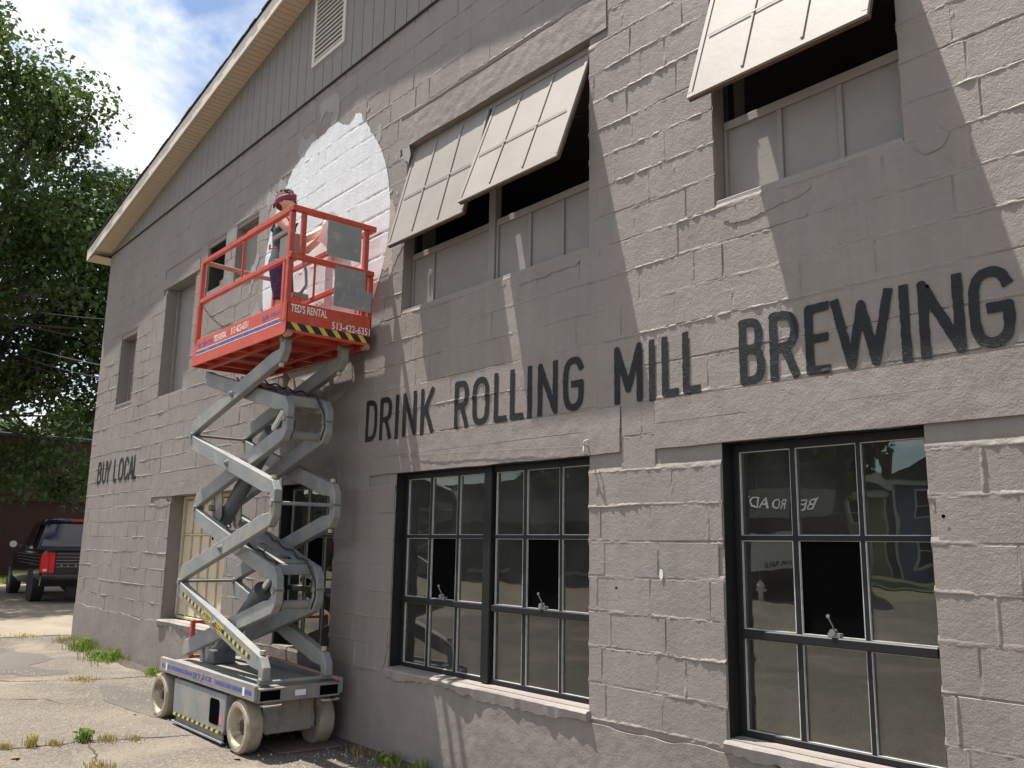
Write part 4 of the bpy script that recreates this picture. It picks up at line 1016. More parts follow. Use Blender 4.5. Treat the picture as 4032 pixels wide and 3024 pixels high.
auto_smooth(MB().tube([(XR + .01, -.80, .535), (XR + .01, -.21, .535)], .017, 10).build('cross_rod', M['lgrey'], LIFT))
auto_smooth(MB().tube([(-8.2, -.235, .60), (-6.36, -.20, .535)], .014, 10).build('maintenance_bar', M['lredr'], LIFT))
# cover plates with oval holes on the second and top inner arms
for (PL, PR) in (inner[1], inner[3]):
    A = Vector((PL[0], -.505, PL[1])); Bp = Vector((PR[0], -.505, PR[1])); a1 = A + Vector((.075, 0, -.088)); b1 = Bp + Vector((-.105, 0, .135)); d = (b1 - a1).normalized(); n = Vector((-d.z, 0, d.x)); n = n if n.z > 0 else -n
    L = (b1 - a1).length; u0, u1 = L * .40, L * .99
    def sd(U, V):
        box_ = np.maximum(np.maximum(u0 - U, U - u1), np.abs(V) - .205 + .10 * np.clip((U - u1 + .32) / .3, 0, 1))
        e1 = .05 - np.hypot((U - u1 + .17) * .8, V); e2 = .03 - np.hypot((U - u1 + .42) * .45, V + .03); e3 = .03 - np.hypot((U - u1 + .52) * .45, V + .03)
        return np.maximum(np.maximum(np.maximum(box_, e1), e2), e3)
    vs, fs = sdf_polys(sd, u0 - .02, u1 + .02, -.22, .22, .012)
    P3 = [a1 + d * u + n * .068 + Vector((0, v, 0)) for u, v in vs]; Q3 = [p - n * .006 for p in P3]
    mb = MB(); mb.add(P3, fs); mb.add(Q3, [f[::-1] for f in fs]); mb.build('cover_plate', M['lgrey'], LIFT)
    P5 = [a1 + d * (u1 - .30) + n * .03 + Vector((0, -.15, 0)), a1 + d * (u1 - .06) + n * .03 + Vector((0, -.15, 0)), a1 + d * (u1 - .06) + n * .03 + Vector((0, .15, 0)), a1 + d * (u1 - .30) + n * .03 + Vector((0, .15, 0))]
    MB().add(P5, [(0, 1, 2, 3)]).build('plate_underside', M['ldark'], LIFT)
    hz = MB(); pts = [a1 + d * (L * t) + n * (.075 + .012 * math.sin(t * 40)) + Vector((0, -.17 + .01 * math.sin(t * 25), 0)) for t in np.linspace(.35, 1.0, 30)]
    pts += [Bp + Vector((.0, -.13, .05)), Bp + Vector((.02, -.13, -.06)), Bp + Vector((-.04, -.13, -.16))]; hz.tube(pts, .009, 6); hz.build('hose', M['hose'], LIFT, smooth=True)
    hz = MB(); pts = [p + Vector((.01, .27, .01)) for p in pts]; hz.tube(pts, .008, 6); hz.build('hose', M['hose'], LIFT, smooth=True)
# hydraulic cylinders
for p0, p1, off_ in (((-8.13, -.505, .50), (-6.80, -.505, 1.44), 0), ((-8.10, -.505, 1.78), (-6.83, -.505, 2.82), 0)):
    p0 = Vector(p0); p1 = Vector(p1); d = (p1 - p0).normalized(); L = (p1 - p0).length
    auto_smooth(MB().tube([p0, p0 + d * (L * .70)], .072, 18).build('hydraulic_cylinder', M['ldark'], LIFT))
    auto_smooth(MB().tube([p0 + d * (L * .64), p0 + d * (L * .73)], .082, 18).build('cylinder_collar', M['ldark'], LIFT))
    auto_smooth(MB().tube([p0 + d * (L * .72), p1], .036, 14).build('cylinder_rod', M['chrome'], LIFT))
    for yy in (-.60, -.41): MB().prism([(p0.x - .05, p0.z + .25), (p0.x + .14, p0.z + .28), (p0.x + .16, p0.z + .02), (p0.x + .05, p0.z - .08), (p0.x - .05, p0.z - .02)], yy - .006, yy + .006).build('cylinder_lug', M['lgrey2'], LIFT, bevel=.004)
hz = MB(); hz.tube([(-8.0, -.6, 1.72), (-7.9, -.62, 1.66), (-7.75, -.58, 1.68), (-7.65, -.5, 1.62), (-7.8, -.45, 1.6)], .012, 6); hz.build('hose', M['hose'], LIFT, smooth=True)
hz = MB(); hz.tube([(-8.05, -.52, 1.70), (-7.86, -.55, 1.72)], .02, 8); hz.build('valve', M['chrome'], LIFT, smooth=True)
MB().box(-8.0, -7.86, -.61, -.4, .5055, .63).build('pump_block', M['ldark'], LIFT, bevel=.01)
# ---- platform
PX0, PX1, PY0, PY1 = -8.335, -6.312, -.862, -.078
PF = MB().box(PX0 + .02, PX1 - .012, PY0 + .016, PY1 - .016, 3.285, 3.325).build('platform_deck', M['lred'], LIFT)
for x in np.linspace(PX0 + .25, PX1 - .25, 5): MB().box(x - .02, x + .02, PY0 + .018, PY1 - .018, 3.245, 3.2845).build('deck_beam', M['lred'], LIFT, bevel=.003)
for y in (-.69, -.25): MB().box(PX0 + .03, PX1 - .02, y - .022, y + .022, 3.238, 3.283).build('deck_rail', M['lred'], LIFT, bevel=.003)
# side boards: fold outward below the stripe
for s, yy in ((-1, PY0), (1, PY1)):
    p = [(PX0, 3.252), (PX0 + .03, 3.238), (PX1 - .03, 3.222), (PX1, 3.235), (PX1, 3.488), (PX0 + .10, 3.488), (PX0 + .06, 3.47), (PX0 + .04, 3.44)]
    sb = MB().prism(p, min(yy, yy - s * .014), max(yy, yy - s * .014)).build('toe_board', M['lred'], LIFT, bevel=.003)
    if s < 0:
        yq = yy - .0012
        def strip(x0, x1, za, zb, mat, nm, slope=-.008): MB().add([(x0, yq, za), (x1, yq, za + slope), (x1, yq, zb + slope), (x0, yq, zb)], [(0, 1, 2, 3)]).build(nm, mat, sb)
        strip(-8.21, -6.39, 3.340, 3.366, M['lblue'], 'blue_stripe'); strip(-8.21, -6.39, 3.371, 3.376, M['lwhite'], 'white_line'); strip(-8.21, -6.39, 3.331, 3.336, M['lwhite'], 'white_line')
        put_text('lettering', 'SKYJACK', (-8.185, yq - .0006, 3.392), (1, 0, 0), (0, 0, 1), .050, .37, M['lblue'], sb, bold=.02)
        put_text('lettering', "TED'S RENTAL", (-7.785, yq - .0006, 3.393), (1, 0, 0), (0, 0, 1), .062, .29, M['lwhite'], sb, bold=.015)
        put_text('lettering', '513 422-6351', (-7.40, yq - .0006, 3.398), (1, 0, 0), (0, 0, 1), .062, .365, M['lwhite'], sb, bold=.01)
        put_text('lettering', 'SJIII 3226', (-6.76, yq - .0006, 3.392), (1, 0, 0), (0, 0, 1), .046, .335, M['lblue'], sb, bold=.02)
eb = MB().box(PX1 - .012, PX1, PY0 + .001, PY1 - .001, 3.236, 3.492).build('end_board', M['lred'], LIFT, bevel=.003)
xq = PX1 + .0012
put_text('lettering', "TED'S RENTAL", (xq + .0006, -.825, 3.405), (0, 1, 0), (0, 0, 1), .068, .325, M['lwhite'], eb, bold=.018)
put_text('lettering', '513-422-6351', (xq + .0006, -.452, 3.325), (0, 1, 0), (0, 0, 1), .063, .362, M['lwhite'], eb, bold=.012)
MB().add([(xq, -.855, 3.258), (xq, -.082, 3.258), (xq, -.082, 3.318), (xq, -.855, 3.318)], [(0, 1, 2, 3)]).build('black_band', M['lblack'], eb)
y = -.82
while y < -.11:
    MB().add([(xq + .0008, y + .05, 3.2585), (xq + .0008, y + .10, 3.2585), (xq + .0008, y + .05, 3.3175), (xq + .0008, y, 3.3175)], [(0, 1, 2, 3)]).build('hazard_stripe', M['lyellow'], eb); y += .122
MB().box(PX0, PX0 + .012, PY0 + .015, PY1 - .015, 3.24, 3.36).build('end_board', M['lred'], LIFT, bevel=.003)
for y in (PY0 + .035, PY1 - .035): auto_smooth(MB().tube([(PX1 - .06, y, 3.225), (PX1 + .012, y, 3.225)], .025, 12).build('corner_pin', M['lredr'], LIFT))
# ---- guard rails
def rail(p0, p1, w=.038, h=.045, mat='lred2', nm='guard_rail'): return MB().bar(p0, p1, w, h).build(nm, M[mat], LIFT, bevel=.005)
yn, yf_ = -.846, -.094; zt, zm = 4.275, 3.872; xe0, xe1 = -8.245, -6.322
rail((xe0, yn, zt), (-7.16, yn, zt)); rail((-7.20, yn, zt + .004), (xe1 - .02, yn, zt + .004), .046, .053)
rail((xe0 - .02, yn, zm), (xe1 - .02, yn, zm - .002))
rail((xe0, yf_, zt), (xe1 - .02, yf_, zt), mat='lred2'); rail((xe0, yf_, zm), (xe1 - .02, yf_, zm))
rail((xe1, yn - .02, zt + .005), (xe1, yf_ + .02, zt + .005), .046, .05); rail((xe1, yn - .018, zm + .003), (xe1, yf_ + .018, zm + .003), .042, .048)
rail((xe0 + .03, yn + .025, zt - .008), (xe0 + .03, yf_ - .02, zt - .03), .034, .04, 'lredr')
def post(x, y, z0, z1, w=.042, mat='lred2'): return MB().box(x - w / 2, x + w / 2, y - w / 2, y + w / 2, z0, z1).build('rail_post', M[mat], LIFT, bevel=.005)
post(xe0, yn, 3.49, zt - .023); post(xe0, yf_, 3.36, zt - .023); post(xe0 - .012, yn - .001, 3.47, zm - .024, .046)
post(xe1 - .025, yn + .002, 3.33, zt - .024, .045); post(xe1 - .09, yn + .004, 3.33, zm - .025, .045); post(xe1 - .004, yn + .095, zm + .028, zt - .022, .04)
post(xe1 - .012, yf_ - .062, 3.33, zt - .022, .045); post(xe1 - .012, yf_ + .0, 3.33, zm - .024, .04)
for x, y in ((-7.29, yn), (-7.38, yf_)):
    MB().box(x - .009, x + .009, y - .009, y + .009, zm + .024, zt - .024).build('rail_strut', M['lred2'], LIFT, bevel=.002)
    MB().prism([(x - .035, zt - .024), (x + .035, zt - .024), (x + .009, zt - .075), (x - .009, zt - .075)], y - .006, y + .006).build('strut_gusset', M['lred2'], LIFT)
for y in (yn + .06, yf_ - .14): 
    q = MB(); q.tube([(xe1 + .004, y, 3.50), (xe1 + .004, y, 3.56), (xe1 + .004, y + .018, 3.575), (xe1 + .004, y + .036, 3.56), (xe1 + .004, y + .036, 3.50)], .008, 6); q.build('lifting_eye', M['lred2'], LIFT, smooth=True)
# plates wired to the end rails
MB().box(xe1 + .026, xe1 + .032, -.548, -.225, 3.942, 4.248).build('metal_plate', M['plate'], LIFT, bevel=.001)
pl2 = MB().prism([(0, 0)] * 3, 0, 0) if False else MB()
pq = [(-.462, 3.522), (-.10, 3.522), (-.10, 3.70), (-.165, 3.70), (-.172, 3.866), (-.458, 3.868)]
pl2.add([(xe1 + .026, y, z) for y, z in pq] + [(xe1 + .032, y, z) for y, z in pq], [tuple(range(6)), tuple(range(11, 5, -1))] + [(i, i + 6, (i + 1) % 6 + 6, (i + 1) % 6) for i in range(6)])
pl2.build('metal_plate', M['plate'], LIFT)
# control box, cable and bracket
cb = MB().box(-6.66, -6.43, -.80, -.66, 3.93, 4.12).build('control_box', M['lbox'], LIFT, bevel=.012)
MB().box(-6.78, -6.47, -.815, -.79, 4.125, 4.165).build('box_lid', M['lbox'], cb, bevel=.006)
MB().tube([(-6.54, -.73, 4.12), (-6.53, -.73, 4.20), (-6.51, -.72, 4.235)], .012, 8).build('joystick', M['hose'], cb, smooth=True)
MB().tube([(-6.82, -.81, 4.10), (-6.82, -.815, 4.06), (-6.66, -.81, 4.03)], .008, 6).build('box_guard', M['lred2'], cb, smooth=True)
hz = MB(); hz.tube([(-6.46, -.68, 3.93), (-6.42, -.66, 3.80), (-6.40, -.66, 3.68), (-6.44, -.68, 3.62), (-6.52, -.70, 3.60)], .012, 6); hz.build('control_cable', M['plate'], LIFT, smooth=True)
MB().box(-6.56, -6.42, -.76, -.62, 3.56, 3.61).build('socket_box', M['plate'], LIFT, bevel=.008)
# chain across the rear
for i in range(13):
    t = i / 12; p = Vector((xe0 + .03, -.82 + .30 * t, 3.81 - .17 * t - .04 * math.sin(math.pi * t))); a = Vector((0, .0125, -.006)); b = Vector((.007, 0, 0)) if i % 2 else Vector((0, .004, .008))
    MB().tube([p - a - b, p - a + b, p + a + b, p + a - b, p - a - b], .0032, 5).build('chain_link', M['chain'], LIFT)
MB().tube([(xe0 + .03, -.5, 3.62), (xe0 + .03, -.3, 3.66), (xe0 + .03, -.11, 3.79)], .0035, 5).build('chain_wire', M['chain'], LIFT)
# ---- loose things with the lift
M['rag'] = simple('green_cloth', (.03, .24, .11), .8, var=.25, vs=8)
rg = MB(); n_ = 14
gv = [(-7.95 + .5 * i / n_, -.80 + .16 * j / 6, 3.47 + .075 * float(vn2(i * .45, j * .6, 3)) * math.sin(math.pi * (i + .5) / (n_ + 1)) ** .5 + .02) for i in range(n_ + 1) for j in range(7)]
rg.add(gv, [(i * 7 + j, (i + 1) * 7 + j, (i + 1) * 7 + j + 1, i * 7 + j + 1) for i in range(n_) for j in range(6)])
rg.add([(x, y, 3.33) if j_ else (x, y, 3.33) for j_, (x, y, z) in enumerate([gv[0], gv[6], gv[-1], gv[-7]])], [(0, 1, 2, 3)])
for (i0, i1) in [(i * 7, (i + 1) * 7) for i in range(n_)]:
    a, b = gv[i0], gv[i1]; rg.add([a, b, (b[0], b[1], 3.33), (a[0], a[1], 3.33)], [(0, 1, 2, 3)])
tag(rg.build('cloth_bag', M['rag'], smooth=True), 'crumpled green cloth bag lying on the lift platform', 'bag')
M['board'] = simple('muddy_brown_board', (.12, .085, .06), .85, var=.3, vs=6, bmp=(40, .003))
bd = MB(); bd.add([(-6.93, -.60, .004), (-6.46, -.615, .004), (-6.40, -.012, .004), (-6.86, -.03, .004), (-6.93, -.60, .018), (-6.46, -.615, .018), (-6.40, -.012, .018), (-6.86, -.03, .018)],
                  [(3, 2, 1, 0), (4, 5, 6, 7), (0, 1, 5, 4), (1, 2, 6, 5), (2, 3, 7, 6), (3, 0, 4, 7)])
tag(bd.build('ground_board', M['board'], bevel=.002), 'thin brown board lying on the asphalt under the lift wheel', 'board')
# ================================================================== PERSON
M['skin'] = simple('skin', (.52, .30, .215), .5, var=.08, vs=15)
M['skin'].node_tree.nodes['Principled BSDF'].inputs['Subsurface Weight'].default_value = .08
M['hair'] = simple('brown_hair', (.060, .036, .021), .75, var=.5, vs=60, spec=.15)
M['band'] = simple('maroon_bandana', (.17, .026, .052), .75, var=.35, vs=45)
M['top'] = simple('dark_teal_tank_top', (.018, .042, .048), .8, var=.2, vs=20, bmp=(40, .003))
M['strap'] = simple('pale_green_trim', (.25, .42, .34), .7, var=.1)
M['shorts'] = simple('purple_shorts', (.045, .018, .075), .8, var=.25, vs=15, bmp=(25, .004), dirt=((.2, .18, .22), .1, 40))
M['shoe'] = simple('dark_shoe', (.02, .022, .03), .7)
M['shades'] = simple('dark_sunglasses', (.06, .015, .02), .2)
PERS = empty('person', (-7.45, -.40, 3.327), 'person in teal tank top, purple shorts and maroon headband standing on the lift platform', 'person', rz=R(56))
def ell(c, rx, ry, n=20):
    return [(c[0] + rx * math.cos(2 * math.pi * k / n), c[1] + ry * math.sin(2 * math.pi * k / n), c[2]) for k in range(n)]
def limb(mb, pts, rs, n=12):
    """tapered limb with rounded joints"""
    P = [Vector(p) for p in pts]
    mb.tube(P, list(rs), n)
    for p, r_ in zip(P, rs):
        prof = [(-r_ * math.cos(math.pi * k / 8), max(1e-4, r_ * math.sin(math.pi * k / 8))) for k in range(9)]; mb.lathe(p, (0, 0, 1), prof, n)
def remesh(name, mb, vox, mat, parent, sm=6, local=True):
    me = mb.mesh(name + '_raw'); o = bpy.data.objects.new(name + '_tmp', me); COL.objects.link(o)
    m1 = o.modifiers.new('r', 'REMESH'); m1.mode = 'VOXEL'; m1.voxel_size = vox; m1.use_smooth_shade = True
    m2 = o.modifiers.new('s', 'SMOOTH'); m2.factor = .5; m2.iterations = sm
    dg = bpy.context.evaluated_depsgraph_get(); out = bpy.data.meshes.new_from_object(o.evaluated_get(dg)); bpy.data.objects.remove(o)
    out.materials.clear(); out.name = name
    for p in out.polygons: p.use_smooth = True
    return link(name, out, mat, parent)
b = MB()
# torso and neck (x forward, y left)
b.loft([ell((-.01, 0, .76), .085, .135), ell((-.012, 0, .84), .105, .160), ell((-.005, 0, .93), .093, .142), ell((.0, 0, 1.02), .085, .125), ell((.005, 0, 1.12), .098, .143), ell((.0, 0, 1.21), .098, .155), ell((-.012, 0, 1.28), .075, .150), ell((-.018, 0, 1.325), .05, .085), ell((-.012, 0, 1.36), .045, .05), ell((.0, 0, 1.42), .043, .046)])
# head: skull, jaw, nose, ears (turned a little to its left)
for (c, r_) in [((.012, 0, 1.505), .085), ((-.022, 0, 1.515), .086), ((.035, 0, 1.47), .066), ((.052, 0, 1.435), .045), ((.045, .022, 1.45), .042), ((.045, -.022, 1.45), .042), ((.064, 0, 1.520), .038)]:
    b.lathe(c, (0, 0, 1), [(-r_ * math.cos(math.pi * k / 10), max(1e-4, r_ * math.sin(math.pi * k / 10))) for k in range(11)], 16)
limb(b, [(.092, 0, 1.505), (.112, 0, 1.472)], [.010, .015], 8)
for s in (-1, 1): b.loft([[(-.002 + .016 * math.cos(t) , s * (.078 + .004 * k), 1.487 + .031 * math.sin(t)) for t in np.linspace(0, 2 * math.pi, 10, endpoint=False)] for k in range(4)])
limb(b, [(.088, -.018, 1.443), (.091, 0, 1.445), (.088, .018, 1.443)], [.009, .010, .009], 8)
# legs
for s, kx, ax in ((-1, .02, -.03), (1, .05, .015)):
    limb(b, [(-.005, s * .085, .82), (.012 + kx * .3, s * .09, .62), (.01 + kx, s * .09, .46), (-.02 + kx, s * .092, .30), (-.03 + ax, s * .095, .09)], [.090, .076, .054, .050, .034], 14)
    limb(b, [(-.045 + ax, s * .095, .06), (.03 + ax, s * .10, .045), (.13 + ax, s * .108, .03)], [.036, .036, .026], 10)
# arms and hands
def hand(w, d, up, s):
    """w wrist, d pointing direction, up palm normal side; fingers curled round paper"""
    w = Vector(w); d = Vector(d).normalized(); up = Vector(up).normalized(); side = d.cross(up).normalized()
    limb(b, [w, w + d * .045, w + d * .085], [.023, .034, .034], 10)
    for i, (o_, ln) in enumerate(((-.028, .068), (-.009, .078), (.010, .073), (.028, .056))):
        k0 = w + d * .088 + side * o_; k1 = k0 + d * ln * .42 + up * .008; k2 = k1 + d * ln * .30 + up * ln * .28; k3 = k2 + d * ln * .08 + up * ln * .28
        limb(b, [k0 - d * .02, k1, k2, k3], [.0105, .0098, .009, .0078], 8)
    t0 = w + d * .03 + side * (-.03 * s); limb(b, [t0, t0 + side * (-.028 * s) + d * .025 + up * .01, t0 + side * (-.034 * s) + d * .055 + up * .022], [.013, .0115, .0095], 8)
limb(b, [(-.012, -.158, 1.275), (.06, -.205, 1.17), (.20, -.225, 1.045)], [.055, .046, .039], 12)
limb(b, [(.20, -.225, 1.045), (.30, -.20, 1.11), (.385, -.155, 1.195)], [.040, .037, .024], 12)
hand((.385, -.155, 1.195), (.45, .15, .75), (-.35, .85, .1), 1)
limb(b, [(-.012, .158, 1.275), (.06, .200, 1.19), (.20, .205, 1.10)], [.055, .045, .038], 12)
limb(b, [(.20, .205, 1.10), (.29, .16, 1.17), (.37, .10, 1.25)], [.040, .037, .024], 12)
hand((.37, .10, 1.25), (.85, -.1, .3), (-.2, -.85, .25), -1)
BODY = remesh('body', b, .0058, M['skin'], PERS, 5)
# clothing
t = MB(); g = .012
t.loft([ell((-.01, 0, .87), .110 + g, .163 + g), ell((-.005, 0, .94), .097 + g, .147 + g), ell((.0, 0, 1.02), .088 + g, .130 + g), ell((.006, 0, 1.12), .103 + g, .147 + g), ell((.002, 0, 1.195), .100 + g, .150 + g), ell((-.002, 0, 1.235), .090 + g, .125 + g), ell((-.006, 0, 1.25), .05, .07)])
for s in (-1, 1): limb(t, [(.085, s * .085, 1.20), (.062, s * .092, 1.285), (.0, s * .092, 1.335), (-.06, s * .085, 1.29), (-.098, s * .06, 1.20)], [.024, .020, .018, .020, .026], 8)
TOP = remesh('tank_top', t, .0065, M['top'], PERS, 4)
st = MB()
for s in (-1, 1): st.tube([(.078, s * .068, 1.27), (.0, s * .072, 1.352), (-.07, s * .066, 1.29), (-.112, s * .03, 1.20)], .010, 6)
st.build('strap_trim', M['strap'], TOP, smooth=True, local=True)
p = MB()
p.loft([ell((-.01, 0, .76), .100, .150), ell((-.013, 0, .84), .122, .176), ell((-.008, 0, .91), .112, .166), ell((-.008, 0, .925), .10, .15)])
for s, kx in ((-1, .02), (1, .05)):
    P0 = [(-.008, s * .085, .82), (.010 + kx * .3, s * .09, .62), (.008 + kx, s * .09, .53), (-.005 + kx, s * .092, .475)]
    limb(p, P0[:3], [.106, .092, .078], 14); p.tube([P0[2], P0[3]], [.078, .074], 14)
remesh('shorts', p, .0075, M['shorts'], PERS, 4)
h = MB()
for (c, r_) in [((-.006, 0, 1.540), .089), ((-.020, 0, 1.530), .088), ((.016, 0, 1.552), .080), ((-.046, 0, 1.482), .055), ((-.048, .026, 1.475), .042), ((-.048, -.026, 1.475), .042)]:
    h.lathe(c, (0, 0, 1), [(-r_ * math.cos(math.pi * k / 10), max(1e-4, r_ * math.sin(math.pi * k / 10))) for k in range(11)], 16)
rr = random.Random(4)
for i in range(90):
    a = rr.uniform(0, 2 * math.pi); e = rr.uniform(.35, 1.5); q = Vector((-.012 + .083 * math.cos(a) * math.cos(e), .08 * math.sin(a) * math.cos(e), 1.532 + .083 * math.sin(e)))
    dd = Vector((math.cos(a) * math.cos(e) + .5, math.sin(a) * math.cos(e), math.sin(e) + .2)).normalized() + Vector((rr.uniform(-.4, .4), rr.uniform(-.4, .4), rr.uniform(-.2, .3)))
    limb(h, [q, q + dd * .036], [.010, .004], 6)
remesh('hair', h, .0055, M['hair'], PERS, 1)
bnd = MB()
def bring(z, off_, tilt): return [(-.006 + (.101 + off_) * math.cos(a), (.090 + off_) * math.sin(a), z + tilt * math.cos(a)) for a in np.linspace(0, 2 * math.pi, 32, endpoint=False)]
bnd.loft([bring(1.497, -.012, .030), bring(1.499, -.001, .030), bring(1.515, .003, .030), bring(1.545, .004, .028), bring(1.566, -.001, .026), bring(1.568, -.014, .026)], cap=False)
bnd.build('headband', M['band'], PERS, smooth=True, local=True)
kn = MB(); limb(kn, [(-.10, .0, 1.505), (-.116, .008, 1.49), (-.118, .012, 1.46)], [.018, .015, .010], 8); kn.build('headband_knot', M['band'], PERS, smooth=True, local=True)
gl = MB()
for s in (-1, 1):
    gl.lathe((.098, s * .033, 1.508), (1, .15 * s, 0), [(-.004, .004), (-.003, .023), (.004, .023), (.005, .004)], 14); gl.tube([(.09, s * .055, 1.511), (.04, s * .084, 1.512), (-.005, s * .09, 1.505)], .0035, 6)
gl.tube([(.104, -.012, 1.512), (.108, 0, 1.516), (.104, .012, 1.512)], .003, 6)
gl.build('sunglasses', M['shades'], PERS, smooth=True, local=True)
for s, ax in ((-1, -.03), (1, .015)):
    sh = MB(); sh.loft([ell((.035 + ax, s * .10, .004), .125, .043), ell((.035 + ax, s * .10, .03), .128, .046), ell((.02 + ax, s * .10, .058), .10, .044), ell((-.02 + ax, s * .098, .085), .055, .040)])
    sh.build('shoe', M['shoe'], PERS, smooth=True, local=True)
PERS.scale = (.965, .965, .965)
# rolled paper template held in both hands
M['paper'] = simple('white_paper', (.80, .79, .80), .7, var=.03, bmp=(6, .006))
M['ink'] = simple('grey_blue_ink', (.16, .19, .30), .7, var=.1)
PAPW = empty('paper_template', (-7.45, -.40, 3.327), 'curled white paper template with round logo held in the hands at the wall', 'paper', rz=R(56))
PAPW.scale = (.965, .965, .965)
def pap(u, v, o=0.0):
    """u along (0..1), v up (0..1)"""
    a = -1.25 + 2.1 * u; r_ = .30 + .05 * math.sin(3 * v); return (.30 + r_ * math.cos(a) * .55 + .11 * v + o, .02 + (r_ + o) * math.sin(a) * .95, 1.00 + .31 * v + .045 * math.sin(5 * u + 1) - .05 * u)
pm = MB(); nu, nv = 26, 16
for o in (0, .0015): pm.add([pap(i / nu, j / nv, o) for i in range(nu + 1) for j in range(nv + 1)], [(i * (nv + 1) + j, (i + 1) * (nv + 1) + j, (i + 1) * (nv + 1) + j + 1, i * (nv + 1) + j + 1) for i in range(nu) for j in range(nv)])
ps = pm.build('sheet', M['paper'], PAPW, smooth=True, local=True)
def on_paper(name, pts2, fs):
    for o in (-.0022, .0042):
        MB().add([pap(u, v, o) for u, v in pts2], fs).build(name, M['ink'], ps, local=True)
ringp = []; nr = 40
for k in range(nr):
    a = 2 * math.pi * k / nr; ringp += [(.30 + .20 * math.cos(a), .52 + .34 * math.sin(a)), (.30 + .187 * math.cos(a), .52 + .318 * math.sin(a))]
on_paper('ring_print', ringp, [(2 * k, 2 * ((k + 1) % nr), 2 * ((k + 1) % nr) + 1, 2 * k + 1) for k in range(nr)])
for tx, (u0, v0, uw, vh, curve) in {'ROLLING': (.16, .66, .28, .11, .06), 'COMPANY': (.16, .30, .28, .09, -.05)}.items():
    me = text_mesh(tx, 1.0, bold=.01); xs_ = [v.co.x for v in me.vertices]; ys_ = [v.co.y for v in me.vertices]; x0, x1, y0, y1 = min(xs_), max(xs_), min(ys_), max(ys_)
    base = [((v.co.x - x0) / (x1 - x0), (v.co.y - y0) / (y1 - y0)) for v in me.vertices]; fs = [tuple(p.vertices) for p in me.polygons]
    # faces the side seen from the lot
    on_paper('lettering', [(u0 + uw * a, v0 + vh * c + curve * math.sin(math.pi * a)) for a, c in base], fs); bpy.data.meshes.remove(me)
# ================================================================== BEHIND: TRUCK, BRICK BUILDING, TREES, WIRES
M['tblack'] = simple('black_car_paint', (.006, .007, .010), .16, var=.1, spec=.5); M['tblack'].node_tree.nodes['Principled BSDF'].inputs['Coat Weight'].default_value = .25
M['ttrim'] = simple('black_plastic', (.012, .012, .013), .55)
M['tglass'] = simple('tinted_glass', (.012, .013, .016), .06, spec=.6)
M['tyreb'] = simple('black_rubber', (.018, .018, .018), .8, var=.15)
M['alloy'] = simple('alloy_rim', (.55, .56, .57), .3, .8, .05)
M['tred'] = simple('red_lamp_lens', (.55, .012, .015), .15, var=.15, vs=20)
M['tlens'] = simple('clear_lamp_lens', (.55, .50, .48), .2)
M['platew'] = simple('licence_plate_white', (.70, .70, .68), .5)
M['platet'] = simple('licence_plate_ink', (.03, .04, .10), .5)
M['pin'] = simple('silver_pinstripe', (.30, .30, .30), .35, .3)
TR = empty('pickup_truck', (-23.87, 2.36, .10), 'black crew cab pickup truck parked under the tree beyond the building corner', 'truck', rz=R(176)); TR.scale = (1.07, 1.07, 1.07)
# local: x forward, y left, origin under the rear axle
def sec(x, zs, ws, zt, wt, zb=.34, r_=.06):
    """body cross-section ring at x: sill zb, shoulder zs (half width ws), top zt (half width wt)"""
    pts = [(x, -ws + .05, zb), (x, -ws, zb + .10), (x, -ws - .005, (zb + zs) / 2), (x, -ws + .01, zs - .05), (x, -ws + .04, zs), (x, -wt, zt), (x, -wt * .5, zt + .012)]
    return pts + [(p[0], -p[1], p[2]) for p in pts[::-1]]
body = MB(); body.loft([sec(-1.16, 1.06, .94, 1.11, .86, .52), sec(-1.12, 1.09, .985, 1.14, .90, .50), sec(-.6, 1.10, 1.0, 1.15, .92, .46), sec(.32, 1.10, 1.0, 1.15, .92, .40), sec(.40, 1.10, 1.0, 1.14, .92, .36), sec(2.3, 1.09, 1.0, 1.13, .92, .36), sec(2.7, 1.07, 1.0, 1.15, .88, .38), sec(3.6, 1.02, .97, 1.10, .84, .40), sec(4.1, .95, .93, 1.02, .78, .42), sec(4.28, .85, .84, .92, .7, .46)])
tb_ = body.build('body', M['tblack'], TR, smooth=False, local=True); auto_smooth(tb_, 32)
cab = MB()
def cs(x, z0, w0, z1, w1):
    pts = [(x, -w0, z0), (x, -w0 + (w0 - w1) * .55, z0 + (z1 - z0) * .55), (x, -w1 - .01, z1 - .07), (x, -w1 + .07, z1 - .012), (x, 0 - .3, z1 + .012)]
    return pts + [(p[0], -p[1], p[2]) for p in pts[::-1]]
cab.loft([cs(.36, 1.12, .90, 1.16, .88), cs(.62, 1.12, .905, 1.72, .70), cs(.80, 1.12, .91, 1.83, .68), cs(1.4, 1.12, .91, 1.87, .68), cs(1.9, 1.12, .91, 1.82, .68), cs(2.35, 1.12, .90, 1.55, .74), cs(2.75, 1.12, .86, 1.16, .82)])
cb_ = cab.build('cab', M['tblack'], TR, local=True); auto_smooth(cb_, 30)
